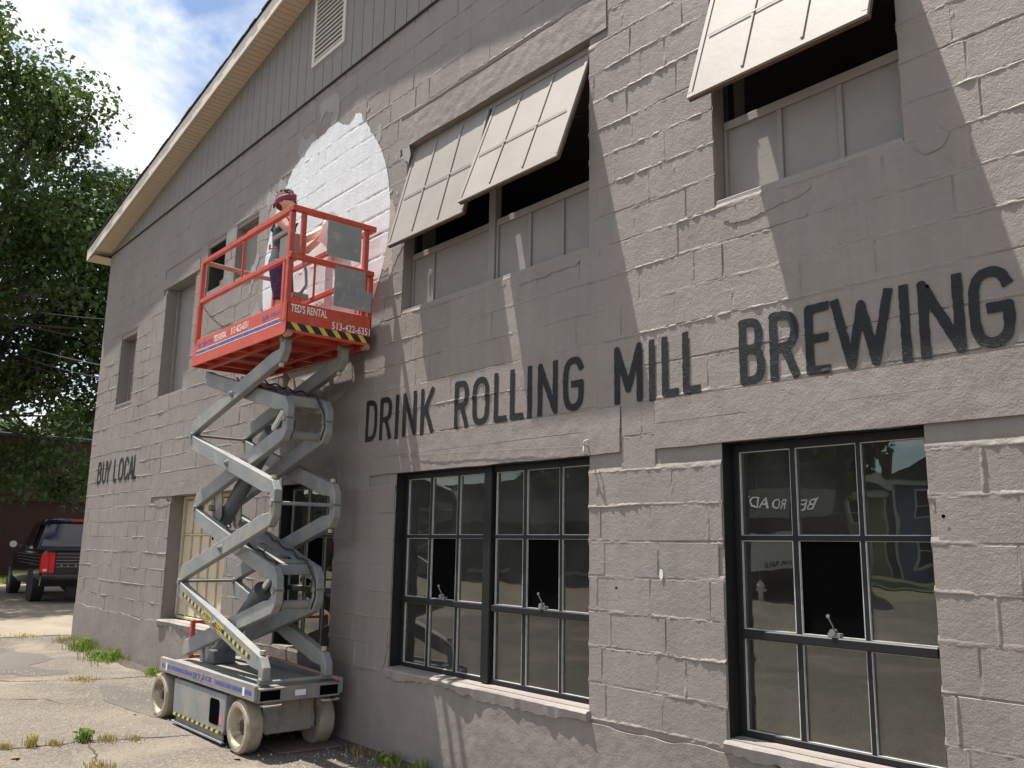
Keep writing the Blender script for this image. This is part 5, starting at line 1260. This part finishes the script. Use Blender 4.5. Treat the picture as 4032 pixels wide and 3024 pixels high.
# rear screen: plane of the rear slope, slightly proud
def rearq(u, v, o):  # u -1..1, v 0..1 up the slope
    x = .375 + v * .31 - o; z = 1.185 + v * .52; w = .80 - .155 * v; return (x, u * w, z)
MB().add([rearq(-1, .04, .022), rearq(-1, .96, .022), rearq(-.9, 1.02, .022), rearq(.9, 1.02, .022), rearq(1, .96, .022), rearq(1, .04, .022)], [(0, 1, 2, 3, 4, 5)]).build('rear_screen', M['tglass'], cb_, local=True)
MB().box(.735, .765, -.16, .16, 1.795, 1.832).build('brake_lamp', M['tred'], cb_, local=True, bevel=.006)
for s in (-1, 1):
    y = lambda w: s * w
    MB().add([(.82, s * .905, 1.16), (1.50, s * .915, 1.16), (1.50, s * .745, 1.74), (.98, s * .75, 1.74)], [(0, 1, 2, 3)]).build('side_window', M['tglass'], cb_, local=True)
    MB().add([(1.56, s * .915, 1.16), (2.40, s * .905, 1.16), (1.98, s * .745, 1.72), (1.56, s * .745, 1.74)], [(0, 1, 2, 3)]).build('side_window', M['tglass'], cb_, local=True)
    mi = MB(); mi.lathe((2.30, s * 1.13, 1.24), (1, 0, 0), [(-.05, .02), (-.045, .095), (.02, .09), (.06, .03)], 14); mi.bar((2.3, s * .93, 1.2), (2.3, s * 1.08, 1.22), .05, .06)
    auto_smooth(mi.build('wing_mirror', M['tblack'], TR, local=True))
    mg = MB(); mg.lathe((2.248, s * 1.13, 1.24), (-1, 0, 0), [(0, .082), (.004, .08), (.004, 0)], 14); mg.build('mirror_glass', M['alloy'], TR, local=True)
    for z in (1.03, .96, .89, .82): MB().box(-1.05, 2.2, s * 1.0 + (-.006 if s < 0 else .001), s * 1.0 + (-.001 if s < 0 else .006), z, z + .006).build('pinstripe', M['pin'], tb_, local=True)
    ar = MB(); ar.lathe((0, s * .90, .40), (0, s, 0), [(-.1, .47), (.099, .47), (.104, .44), (.104, 0)], 30); ar.build('wheel_arch', M['ttrim'], TR, local=True)
    ar = MB(); ar.lathe((3.5, s * .88, .40), (0, s, 0), [(-.1, .46), (.10, .46), (.105, .44), (.105, 0)], 30); ar.build('wheel_arch', M['ttrim'], TR, local=True)
    for x in (0, 3.5):
        w = MB(); w.lathe((x, s * .86, .385), (0, s, 0), [(-.12, .25), (-.12, .34), (-.09, .38), (.10, .38), (.135, .355), (.142, .30), (.135, .27), (.06, .26)], 36); wo_ = w.build('wheel', M['tyreb'], TR, local=True); auto_smooth(wo_, 30)
        ri = MB(); ri.lathe((x, s * .86, .385), (0, s, 0), [(.06, .262), (.138, .270), (.142, .252), (.09, .245), (.085, 0)], 36); ro = ri.build('rim', M['ttrim'], wo_, local=True)
        for k_ in range(7):
            a = 2 * math.pi * k_ / 7; c_, s_ = math.cos(a), math.sin(a); t_ = Vector((-s_, 0, c_))
            q0 = Vector((x + .04 * c_, 0, .385 + .04 * s_)); q1 = Vector((x + .255 * c_, 0, .385 + .255 * s_)); yo = s * (.86 + .132)
            MB().add([(p.x, yo + dy, p.z) for dy in (0, -s * .03) for p in (q0 - t_ * .022, q0 + t_ * .022, q1 + t_ * .034, q1 - t_ * .034)], [(0, 1, 2, 3), (0, 4, 5, 1), (1, 5, 6, 2), (2, 6, 7, 3), (3, 7, 4, 0)]).build('spoke', M['alloy'], wo_, local=True)
        hb = MB(); hb.lathe((x, s * .86, .385), (0, s, 0), [(.10, .262), (.14, .266), (.143, .255), (.125, .25)], 36); hb.build('rim_lip', M['alloy'], wo_, local=True, smooth=True)
    # tail lamp
    tl = MB(); q = [(.985, .66), (.985, .95), (.965, 1.05), (.90, 1.09), (.745, 1.09), (.72, 1.05), (.72, .66), (.75, .645), (.95, .645)]
    tl.add([(-1.175, s * a, c) for a, c in q] + [(-1.08 if a > .9 else -1.14, s * (a + (.012 if a > .9 else 0)), c) for a, c in q], [tuple(range(9)), tuple(range(17, 8, -1))] + [(i, i + 9, (i + 1) % 9 + 9, (i + 1) % 9) for i in range(9)])
    lm = tl.build('tail_lamp', M['tred'], TR, local=True, bevel=.006)
    MB().box(-1.182, -1.176, min(s * .865, s * .945), max(s * .865, s * .945), .685, .735).build('reversing_lens', M['tlens'], lm, local=True)
    MB().box(-1.180, -1.1765, min(s * .832, s * .842), max(s * .832, s * .842), .65, 1.085).build('lamp_divider', M['ttrim'], lm, local=True)
# tailgate
tg = MB().box(-1.172, -1.13, -.715, .715, .62, 1.115).build('tailgate', M['tblack'], TR, local=True, bevel=.012)
sp = MB().prism([(-1.24, 1.125), (-1.14, 1.105), (-.95, 1.165), (-1.0, 1.185), (-1.2, 1.175)], -.90, .90).build('tailgate_lip', M['tblack'], TR, local=True, bevel=.012)
for z in (1.055, .985, .915, .845, .775): MB().box(-1.1735, -1.1722, -.70, .70, z, z + .007).build('pinstripe', M['pin'], tg, local=True)
for i, ch in enumerate('BLACK'):
    me = text_mesh(ch, .052, 1.2, .002)
    for v in me.vertices: v.co = Vector((-1.1745, .60 - i * .142 - v.co.x, .79 + v.co.y))
    link('lettering', me, M['pin'], tg)
# bumper, plate, tow hitch, exhaust
bp = MB().prism([(-1.27, .50), (-1.16, .36), (-1.05, .36), (-1.05, .63), (-1.25, .63), (-1.28, .60)], -.97, .97).build('rear_bumper', M['tblack'], TR, local=True, bevel=.02)
MB().box(-1.2835, -1.279, -.155, .155, .44, .60).build('licence_plate', M['platew'], bp, local=True)
me = text_mesh('4NT', .11, .75, .008)
for v in me.vertices: v.co = Vector((-1.2845, .12 - v.co.x, .48 + v.co.y))
link('lettering', me, M['platet'], bp)
MB().box(-1.2838, -1.279, .19, .245, .455, .60).build('sticker', M['tlens'], bp, local=True)
MB().box(-1.24, -1.0, -.05, .05, .30, .37).build('tow_hitch', M['ttrim'], TR, local=True, bevel=.006)
MB().tube([(-1.1, .3, .36), (-.4, .3, .38), (.2, .2, .42)], .15, 10).build('spare_wheel', M['ttrim'], TR, local=True)
MB().tube([(0, -.8, .38), (0, .8, .38)], .06, 8).build('rear_axle', M['ttrim'], TR, local=True)

# brick building
M['brick'] = None
m, nt, b_ = mat_new('dark_red_brick'); v = coords(nt, (1, 1, 1)); bt = N(nt, 'ShaderNodeTexBrick')
mp = N(nt, 'ShaderNodeCombineXYZ'); sx = N(nt, 'ShaderNodeSeparateXYZ'); nt.links.new(v, sx.inputs[0]); ad = N(nt, 'ShaderNodeMath', operation='ADD'); nt.links.new(sx.outputs[0], ad.inputs[0]); nt.links.new(sx.outputs[1], ad.inputs[1]); nt.links.new(ad.outputs[0], mp.inputs[0]); nt.links.new(sx.outputs[2], mp.inputs[1])
nt.links.new(mp.outputs[0], bt.inputs['Vector']); bt.inputs['Scale'].default_value = 1; bt.inputs['Brick Width'].default_value = .21; bt.inputs['Row Height'].default_value = .072; bt.inputs['Mortar Size'].default_value = .008
bt.inputs['Color1'].default_value = (.042, .013, .011, 1); bt.inputs['Color2'].default_value = (.030, .010, .009, 1); bt.inputs['Mortar'].default_value = (.05, .034, .029, 1)
nt.links.new(bt.outputs['Color'], b_.inputs['Base Color']); b_.inputs['Roughness'].default_value = .9; bump(nt, b_, [(bt.outputs['Fac'], -.006, .6)]); M['brick'] = m
BB = empty('brick_building', (-37, 4, 0), 'dark red brick building with flat parapet behind the truck', 'building')
MB().box(-46, -37, -9.0, 14.5, 0, 5.32).build('wall', M['brick'], BB)
MB().box(-46.1, -36.9, -9.1, 14.6, 5.32, 5.46).build('parapet_coping', M['ttrim'], BB, bevel=.02)
MB().box(-36.98, -36.85, -9.0, 14.5, 2.95, 3.10).build('brick_band', M['brick'], BB, bevel=.01)
for y in (-6, -2.5, 6.5, 10):
    wv = MB().box(-36.97, -36.90, y - .6, y + .6, .95, 2.55).build('window', M['tglass'], BB, bevel=.01)
    MB().box(-36.899, -36.82, y - .7, y + .7, .85, .948).build('window_sill', M['kerb'], BB, bevel=.01)

# ---- trees
def leaf_mat(name, c0, c1):
    m, nt, b = mat_new(name); v = coords(nt)
    n1 = noise(nt, v, .55, 3, .6); n2 = noise(nt, v, 9, 3, .6)
    c = ramp(nt, n1, [(.3, c0), (.7, c1)]); c = mixc(nt, ramp(nt, n2, [(.35, (0, 0, 0)), (.75, (.45, .45, .45))]), c, tuple(min(1, x * 1.5) for x in c1))
    nt.links.new(c, b.inputs['Base Color']); b.inputs['Roughness'].default_value = .5; b.inputs['Specular IOR Level'].default_value = .18
    tl = N(nt, 'ShaderNodeBsdfTranslucent'); nt.links.new(mixc(nt, .5, c, (.08, .13, .02)), tl.inputs[0]); mx = N(nt, 'ShaderNodeMixShader'); mx.inputs[0].default_value = .35
    nt.links.new(b.outputs[0], mx.inputs[1]); nt.links.new(tl.outputs[0], mx.inputs[2]); nt.links.new(mx.outputs[0], nt.nodes['Material Output'].inputs[0]); return m
M['leaf'] = leaf_mat('maple_leaf', (.034, .062, .020), (.060, .098, .029))
M['leaf2'] = leaf_mat('pale_leaf', (.065, .095, .05), (.10, .135, .075))
M['leaf3'] = leaf_mat('deep_leaf', (.025, .055, .018), (.045, .085, .022))
M['bark'] = simple('tree_bark', (.065, .052, .042), .95, var=.35, vs=10, bmp=(14, .03))
def leaves(centers, rad, per, size, seed):
    r_ = np.random.default_rng(seed); n = len(centers) * per
    c = np.repeat(np.array(centers, float), per, 0); rr = np.repeat(np.array(rad, float), per)
    d = r_.normal(size=(n, 3)); d /= np.linalg.norm(d, axis=1)[:, None]; u = r_.random(n) ** .55
    p = c + d * (rr * u)[:, None] * np.array([1, 1, .72])
    nrm = d * .5 + r_.normal(size=(n, 3)) * .55 + np.array([0, 0, .55]); nrm /= np.linalg.norm(nrm, axis=1)[:, None]
    a = np.cross(nrm, r_.normal(size=(n, 3))); a /= np.linalg.norm(a, axis=1)[:, None]; b = np.cross(nrm, a)
    s = size * (.6 + .8 * r_.random(n))[:, None]
    droop = np.array([0, 0, -1.0]) * s * .25
    V = np.stack([p - a * s * .55, p - b * s * .42 + a * s * .05, p + a * s * .62 + droop, p + b * s * .42 + a * s * .05], 1).reshape(-1, 3)
    return V, n
def leaf_obj(name, V, n, mat, parent):
    me = bpy.data.meshes.new(name); off = wloc(parent); V = V - np.array(off)
    me.vertices.add(4 * n); me.vertices.foreach_set('co', V.ravel()); me.loops.add(4 * n); me.loops.foreach_set('vertex_index', np.arange(4 * n)); me.polygons.add(n)
    me.polygons.foreach_set('loop_start', np.arange(n) * 4); me.polygons.foreach_set('loop_total', np.full(n, 4)); me.update(); me.validate()
    return link(name, me, mat, parent)
def tree(name, label, base, crown_c, crown_r, nclump, per, size, clump_r, leaf, seed, tr_r=.35, extra=(), limbs=None, group=None, inner=.35, gap=.0):
    T_ = empty(name, base, label, 'tree', group); r_ = random.Random(seed); B0 = Vector(base); cc = Vector(crown_c)
    cl = []
    while len(cl) < nclump:
        d = Vector((r_.gauss(0, 1), r_.gauss(0, 1), r_.gauss(0, 1))).normalized(); u = r_.uniform(inner, 1.0) ** .6
        q = Vector((cc.x + d.x * crown_r[0] * u, cc.y + d.y * crown_r[1] * u, cc.z + d.z * crown_r[2] * u))
        if gap and float(fb2(q.y * .55 + 9, q.z * .55, seed)) < gap: continue
        cl.append(q)
    cl += [Vector(e) for e in extra]
    rad = [clump_r * r_.uniform(.6, 1.25) for _ in cl]
    V, n = leaves([tuple(q) for q in cl], rad, per, size, seed); leaf_obj('crown', V, n, leaf, T_)
    t = MB(); fork = B0 + (cc - B0) * .34; fork.x = B0.x + (cc.x - B0.x) * .2; fork.y = B0.y + (cc.y - B0.y) * .12
    t.tube([B0 + Vector((0, 0, -.2)), B0 + Vector((0, 0, .3)), (B0 + fork) / 2, fork], [tr_r * 1.5, tr_r * 1.1, tr_r * .95, tr_r * .85], 12)
    for L_ in (limbs or []): t.tube([fork] + [Vector(p) for p in L_], [tr_r * .7 * (1 - .8 * i / len(L_)) for i in range(len(L_) + 1)], 9)
    tops = [q for q in cl]; r_.shuffle(tops)
    for q in tops[:int(len(tops) * .55)]:
        s_ = fork.lerp(cc, r_.uniform(.0, .55)); m1 = s_.lerp(q, .5) + Vector((r_.uniform(-.5, .5), r_.uniform(-.5, .5), r_.uniform(0, .6)))
        rr = tr_r * r_.uniform(.10, .26); t.tube([s_, m1, q], [rr, rr * .6, rr * .2], 6)
    t.build('trunk', M['bark'], T_, smooth=True); return T_
ex = []
r0 = random.Random(8)
for i in range(20): ex.append((-29.5 + r0.uniform(-1.5, 1.5), r0.uniform(-1.0, 4.2), r0.uniform(3.0, 4.5)))
for i in range(30): ex.append((-28.5 + r0.uniform(-1.5, 1.5), r0.uniform(2.2, 4.9), r0.uniform(6.9, 11.5)))
for i in range(16): ex.append((-29 + r0.uniform(-1.5, 1.5), r0.uniform(.8, 4.6), r0.uniform(4.9, 7.0)))
tree('maple_tree', 'tall leafy maple tree filling the left edge behind the building', (-29.5, -.9, .1), (-29.5, -3.2, 11.0), (6.5, 7.6, 6.9), 310, 300, .140, 1.15, M['leaf'], 3, .42, ex,
     [[(-29.6, 1.3, 5.6), (-29.7, 2.3, 7.3), (-29.8, 3.6, 10.0), (-29.8, 4.3, 12.5)], [(-29, -2, 8), (-29, -3.5, 12), (-29, -4, 16)], [(-30.5, .2, 8.5), (-30.5, .8, 12), (-30, 1.0, 15)]], gap=.46)
tree('background_tree', 'pale hazy tree rising above the brick parapet, nearer the wall', (-58, 10.4, 0), (-58, 10.0, 7.6), (2.2, 1.7, 2.2), 40, 110, .26, .95, M['leaf2'], 5, .2, group='trees beyond the brick building')
tree('background_tree', 'pale hazy tree rising above the brick parapet, left of its neighbour', (-60, 7.2, 0), (-60, 7.0, 7.4), (2.0, 1.6, 1.8), 36, 110, .26, .95, M['leaf2'], 6, .2, group='trees beyond the brick building')
tree('background_tree', 'bushy green tree behind the brick building, low at far left', (-56, 3.5, 0), (-56, 2.6, 6.6), (2.4, 2.2, 2.0), 36, 110, .28, 1.1, M['leaf3'], 7, .25, group='trees beyond the brick building')
# overhead wires
M['wire'] = simple('weathered_cable', (.045, .045, .048), .8, spec=.1)
def wire(p0, p1, sag, r_, label):
    p0 = Vector(p0); p1 = Vector(p1); w = MB(); w.tube([p0.lerp(p1, t) - Vector((0, 0, sag * 4 * t * (1 - t))) for t in np.linspace(0, 1, 24)], r_, 6)
    tag(w.build('overhead_wire', M['wire'], smooth=True), label, 'wire', 'wires to the building corner')
wire((-14.81, .42, 4.32), (-46, 1.6, 11.8), .35, .014, 'upper cable of the close pair running down to the building corner')
wire((-14.81, .45, 4.10), (-46, 1.7, 11.3), .35, .012, 'lower cable of the close pair running down to the building corner')
wire((-14.81, .40, 5.15), (-46, 1.2, 12.9), .3, .008, 'single thin cable above the close pair crossing the maple')
wire((-14.81, .50, 3.75), (-46, 3.6, 4.9), .15, .007, 'lowest thin cable crossing the bright gap under the maple')
# grass strip beyond the truck
M['grass'] = leaf_mat('grass_blade', (.13, .20, .035), (.22, .29, .06))
M['drygrass'] = leaf_mat('dry_grass_blade', (.30, .22, .08), (.42, .33, .14))
def blades(name, pts, h, mat, seed, parent=None, w=.008, lean=.5):
    r_ = random.Random(seed); mb = MB()
    for (x, y, z) in pts:
        a = r_.uniform(0, 6.28); hh = h * r_.uniform(.4, 1.2); dx, dy = math.cos(a) * hh * lean * r_.random(), math.sin(a) * hh * lean * r_.random(); wx, wy = -math.sin(a) * w, math.cos(a) * w
        mb.add([(x - wx, y - wy, z), (x + wx, y + wy, z), (x + dx * .5 + wx * .8, y + dy * .5 + wy * .8, z + hh * .6), (x + dx * .5 - wx * .8, y + dy * .5 - wy * .8, z + hh * .6), (x + dx * 1.3, y + dy * 1.3, z + hh)], [(0, 1, 2, 3), (3, 2, 4)])
    return mb.build(name, mat, parent)
rg_ = random.Random(5)
tag(blades('grass', [(rg_.uniform(-36.6, -32.5), rg_.uniform(-3, 9), .098) for _ in range(9000)], .16, M['grass'], 2, w=.012), 'rough green grass at the foot of the brick building', 'grass', kind='stuff')
# weeds along the wall foot and in the cracks
def weed(name, x, y, rad, n, h, mat, label, seed, leafy=0, group='weeds in the lot'):
    z = gzf(x); W_ = empty(name, (x, y, z), label, 'weed', group); r_ = random.Random(seed)
    pts = [(x + r_.gauss(0, rad * .5), min(y + r_.gauss(0, rad * .3), -.02), gzf(x) + .001) for _ in range(n)]
    tag(blades('blades', pts, h, mat, seed, W_, w=.004), kind='stuff')
    if leafy:
        V, m_ = leaves([(x + r_.gauss(0, rad * .3), y + r_.gauss(0, rad * .2), z + h * r_.uniform(.2, .9)) for _ in range(leafy)], [h * .22] * leafy, 7, .035, seed); leaf_obj('leaves', V, m_, mat, W_)
    return W_
weed('weed_clump', -14.75, -.12, .28, 130, .11, M['drygrass'], 'straw coloured weeds at the far corner of the building', 1)
weed('weed_clump', -13.6, -.14, .35, 220, .18, M['grass'], 'bright green weeds against the wall, nearest the far corner', 2, 30)
weed('weed_clump', -12.35, -.16, .45, 300, .15, M['grass'], 'widest bright green weed clump at the wall foot', 3, 30)
weed('weed_clump', -10.85, -.10, .20, 110, .09, M['grass'], 'small low green tuft between the wall and the lift wheel', 4, 8)
weed('weed_clump', -10.9, -.85, .22, 170, .035, M['drygrass'], 'flat patch of dried grass on the asphalt left of the lift', 5)
weed('weed_clump', -7.75, -1.66, .10, 60, .10, M['grass'], 'leafy green weed sprouting from the crack in front of the lift', 6, 22)
weed('weed_clump', -7.80, -2.02, .07, 120, .085, M['drygrass'], 'upright straw tuft standing in the crack left of the leafy weed', 7)
weed('weed_clump', -7.74, -1.88, .07, 90, .05, M['drygrass'], 'small straw tuft beside the leafy weed in the crack', 8)
weed('weed_clump', -7.83, -2.2, .09, 80, .05, M['drygrass'], 'straw tuft at the left edge of the picture in the crack', 9)
weed('weed_clump', -7.66, -1.5, .11, 110, .05, M['drygrass'], 'straw tuft just right of the leafy weed in the crack', 10)
weed('weed_clump', -7.6, -1.33, .10, 70, .04, M['drygrass'], 'thin dry tuft farther right along the crack', 11)
weed('weed_clump', -6.85, -1.8, .16, 150, .04, M['drygrass'], 'straggling dry grass in the side crack near the bottom edge', 12)
weed('weed_clump', -5.72, -.10, .16, 90, .09, M['grass'], 'green weeds at the wall foot below the middle window', 13, 8)
weed('weed_clump', -5.35, -.09, .10, 60, .12, M['grass'], 'spiky green weed at the bottom edge by the wall', 14)
weed('weed_clump', -6.15, -.10, .18, 60, .05, M['drygrass'], 'dead weeds by the wall beside the brown board', 15)
weed('weed_clump', -15.7, -.5, .5, 160, .05, M['drygrass'], 'dry grass along the far edge of the asphalt', 16)
# soil along the wall foot, grit and litter
M['soil'] = simple('dark_soil', (.06, .048, .035), .95, var=.4, vs=20, bmp=(60, .008))
xs = np.arange(BX0 - .2, -4.2, .06); e = .07 + .10 * vn1(xs * 2.4, 4) + .05 * vn1(xs * 9, 5)
sm = MB(); vs = []
for x, ee in zip(xs, e): vs += [(x, .0, gzf(x) + .03), (x, -ee * .5, gzf(x) + .02), (x, -ee, gzf(x) + .003)]
sm.add(vs, [(3 * i + j, 3 * i + j + 1, 3 * i + 3 + j + 1, 3 * i + 3 + j) for i in range(len(xs) - 1) for j in range(2)]); sm.build('soil_strip', M['soil'], lot, smooth=True)
gr = MB(); r_ = random.Random(2)
for i in range(1500):
    x = r_.uniform(-12, -4.4); y = -abs(r_.gauss(0, 1.2)) - .05; s = r_.uniform(.004, .013)
    if y < -3.4: continue
    z = gzf(x) + .002; gr.add([(x - s, y, z), (x, y - s, z), (x + s * .9, y, z), (x, y + s, z), (x, y, z + s)], [(0, 1, 4), (1, 2, 4), (2, 3, 4), (3, 0, 4)])
M['grit'] = simple('pale_grit', (.36, .33, .28), .9, var=.3, vs=60)
tag(gr.build('loose_grit', M['grit']), 'scattered pale grit and paint flakes on the asphalt', 'grit', kind='stuff')
M['dryleaf'] = simple('dry_leaf', (.17, .10, .045), .8, var=.3, vs=40)
for i, (x, y, s, lb) in enumerate([(-7.45, -2.2, .07, 'curled dead leaf left of the straw tufts near the picture edge'), (-8.15, -1.62, .045, 'dark dead leaf in front of the leafy weed'), (-8.6, -1.0, .04, 'brown dead leaf left of the rear lift wheel'), (-6.52, -.92, .05, 'dead leaf beside the front lift wheel')]):
    l_ = MB(); z = gzf(x) + .004; l_.add([(x - s, y, z + .012), (x - s * .2, y - s * .5, z), (x + s, y, z + .016), (x - s * .1, y + s * .5, z + .004), (x, y, z + .014)], [(0, 1, 4), (1, 2, 4), (2, 3, 4), (3, 0, 4)])
    tag(l_.build('dead_leaf', M['dryleaf'], smooth=True), lb, 'leaf', 'dead leaves on the lot')
# ================================================================== ACROSS THE STREET (seen mirrored in the window glass)
M['clap_b'] = simple('blue_clapboard', (.075, .13, .26), .7, var=.08, bmp=(3, .004))
M['clap_y'] = simple('tan_clapboard', (.36, .30, .19), .7, var=.08)
M['htrim'] = simple('white_house_trim', (.68, .68, .66), .6, var=.05)
M['hroof'] = simple('grey_house_roof', (.07, .068, .07), .9, var=.2, vs=6)
M['awn'] = simple('black_awning', (.012, .012, .015), .6, var=.2)
def house(name, label, x0, x1, y0, y1, h, rh, wm, wins, door, base=.12):
    H = empty(name, ((x0 + x1) / 2, y1, base), label, 'house')
    MB().box(x0, x1, y0, y1, base, h).build('wall', wm, H)
    xm = (x0 + x1) / 2
    rf = MB().prism([(x0 - .4, h - .05), (x1 + .4, h - .05), (xm, h + rh)], y0 - .3, y1 + .4).build('roof', M['hroof'], H)
    MB().box(xm + 1.0, xm + 1.6, (y0 + y1) / 2, (y0 + y1) / 2 + .6, h + rh * .3, h + rh + .9).build('chimney', M['brick'], rf)
    MB().box(x0 - .3, x1 + .3, y1 + .001, y1 + .3, h - .35, h - .06).build('eave_board', M['htrim'], H)
    for (u, z) in wins:
        w = MB().box(u - .45, u + .45, y1 + .002, y1 + .04, z, z + 1.5).build('window', M['tglass'], H)
        f = MB(); f.box(u - .57, u - .45, y1 + .002, y1 + .08, z - .1, z + 1.62); f.box(u + .45, u + .57, y1 + .002, y1 + .08, z - .1, z + 1.62); f.box(u - .45, u + .45, y1 + .002, y1 + .08, z + 1.5, z + 1.62); f.box(u - .45, u + .45, y1 + .002, y1 + .1, z - .1, z); f.box(u - .45, u + .45, y1 + .041, y1 + .07, z + .72, z + .78)
        f.build('frame', M['htrim'], w)
    d_ = MB().box(door - .5, door + .5, y1 + .002, y1 + .05, base, base + 2.1).build('door', M['htrim'], H)
    for x in (x0 + .08, x1 - .08): MB().box(x - .08, x + .08, y1 + .001, y1 + .05, base, h - .36).build('corner_board', M['htrim'], H)
    return H
house('blue_house', 'two storey blue clapboard house with white trim mirrored in the right window', -24.0, -14.0, -54, -45.0, 5.7, 2.2, M['clap_b'], [(-22.4, 3.5), (-19.5, 3.5), (-16.5, 3.5), (-22.4, .9), (-16.5, .9)], -19.5)
house('tan_house', 'tan clapboard house beside the blue one mirrored in the right window', -31.0, -25.0, -54, -46.0, 5.2, 1.5, M['clap_y'], [(-29.4, 3.2), (-26.6, 3.2), (-29.4, .9)], -26.6)
ST = empty('corner_shop', (-23, -20, 0), 'dark brick corner shop with black lettered awning mirrored in the right window', 'building')
def plan_prism(poly, z0, z1):
    n = len(poly); return MB().add([(x, y, z0) for x, y in poly] + [(x, y, z1) for x, y in poly], [tuple(range(n)), tuple(range(2 * n - 1, n - 1, -1))] + [(i, i + n, (i + 1) % n + n, (i + 1) % n) for i in range(n)])
plan_prism([(-50, -20.2), (-13.3, -20.2), (-20.0, -31.5), (-50, -31.5)], -.01, 4.1).build('wall', M['brick'], ST)
plan_prism([(-50.2, -20.05), (-13.1, -20.05), (-19.9, -31.6), (-50.2, -31.6)], 4.1, 4.3).build('parapet', M['ttrim'], ST)
def awning(x0, x1):
    return MB().add([(x0, -20.19, 4.0), (x1, -20.19, 4.0), (x1, -19.4, 2.55), (x0, -19.4, 2.55), (x0, -20.19, 2.55), (x1, -20.19, 2.55)], [(0, 1, 2, 3), (3, 2, 5, 4), (1, 5, 2), (0, 3, 4), (0, 4, 5, 1)]).build('awning', M['awn'], ST)
awn = awning(-34, -14.85); awn2 = awning(-14.8, -13.45)
sl_ = Vector((0, -.79, 1.45)).normalized()
for (tx, x0, wd_, ht, aw_) in (('ROADW', -15.0, 1.75, .42, awn), ('BE', -14.05, .6, .42, awn2)):
    me = text_mesh(tx, 1.0, bold=.01); xs_ = [v.co.x for v in me.vertices]; ys_ = [v.co.y for v in me.vertices]; a0, a1, b0, b1 = min(xs_), max(xs_), min(ys_), max(ys_)
    o_ = wloc(ST)
    for v in me.vertices:
        a = (v.co.x - a0) / (a1 - a0) * wd_; c = (v.co.y - b0) / (b1 - b0) * ht; p = Vector((x0 - a, -19.4, 2.55)) + sl_ * (.32 + c) + Vector((0, .014, .008)); v.co = p - o_
    link('lettering', me, M['htrim'], aw_)
sg = MB().box(-16.6, -15.0, -20.19, -20.12, 1.0, 2.1).build('sale_sign', M['htrim'], ST)
me = text_mesh('FOR SALE', .22, 1.0, .01); o_ = wloc(ST)
for v in me.vertices: v.co = Vector((-15.2 - v.co.x, -20.115, 1.12 + v.co.y)) - o_
link('lettering', me, M['ttrim'], sg)
for i, x in enumerate((-20, -25, -30, -36)):
    w = MB().box(x - 1.2, x + 1.2, -20.19, -20.14, .6, 2.3).build('shop_window', M['tglass'], ST)
    MB().box(x - 1.3, x + 1.3, -20.19, -20.1, .48, .599).build('sill', M['kerb'], w)
hy = empty('fire_hydrant', (-15.6, -19.2, 0), 'pale fire hydrant in front of the corner shop mirrored in the window', 'hydrant')
q = MB(); q.lathe((-15.6, -19.2, 0), (0, 0, 1), [(0, .16), (.05, .16), (.06, .11), (.5, .11), (.52, .14), (.58, .14), (.66, .09), (.72, .03), (.76, .03)], 14); auto_smooth(q.build('barrel', M['htrim'], hy))
for sx_ in (-1, 1): MB().tube([(-15.6, -19.2, .42), (-15.6 + sx_ * .2, -19.2, .42)], .06, 10).build('nozzle', M['htrim'], hy, smooth=True)
tree('street_tree', 'full green tree behind the corner shop mirrored in the window', (-24, -36, 0), (-24, -36, 6.8), (5, 4, 2.6), 60, 110, .34, 1.2, M['leaf3'], 21, .35, group='trees across the street')
tree('street_tree', 'tall green tree rising behind the blue house mirrored in the window', (-23.5, -60, 0), (-23.0, -60, 9.5), (3.4, 4, 4.5), 60, 110, .42, 1.5, M['leaf3'], 22, .35, group='trees across the street')
tree('street_tree', 'wide green tree at the far end of the corner shop mirrored in the window', (-42, -40, 0), (-42, -40, 7.5), (6, 5, 3.6), 60, 110, .42, 1.6, M['leaf3'], 23, .35, group='trees across the street')
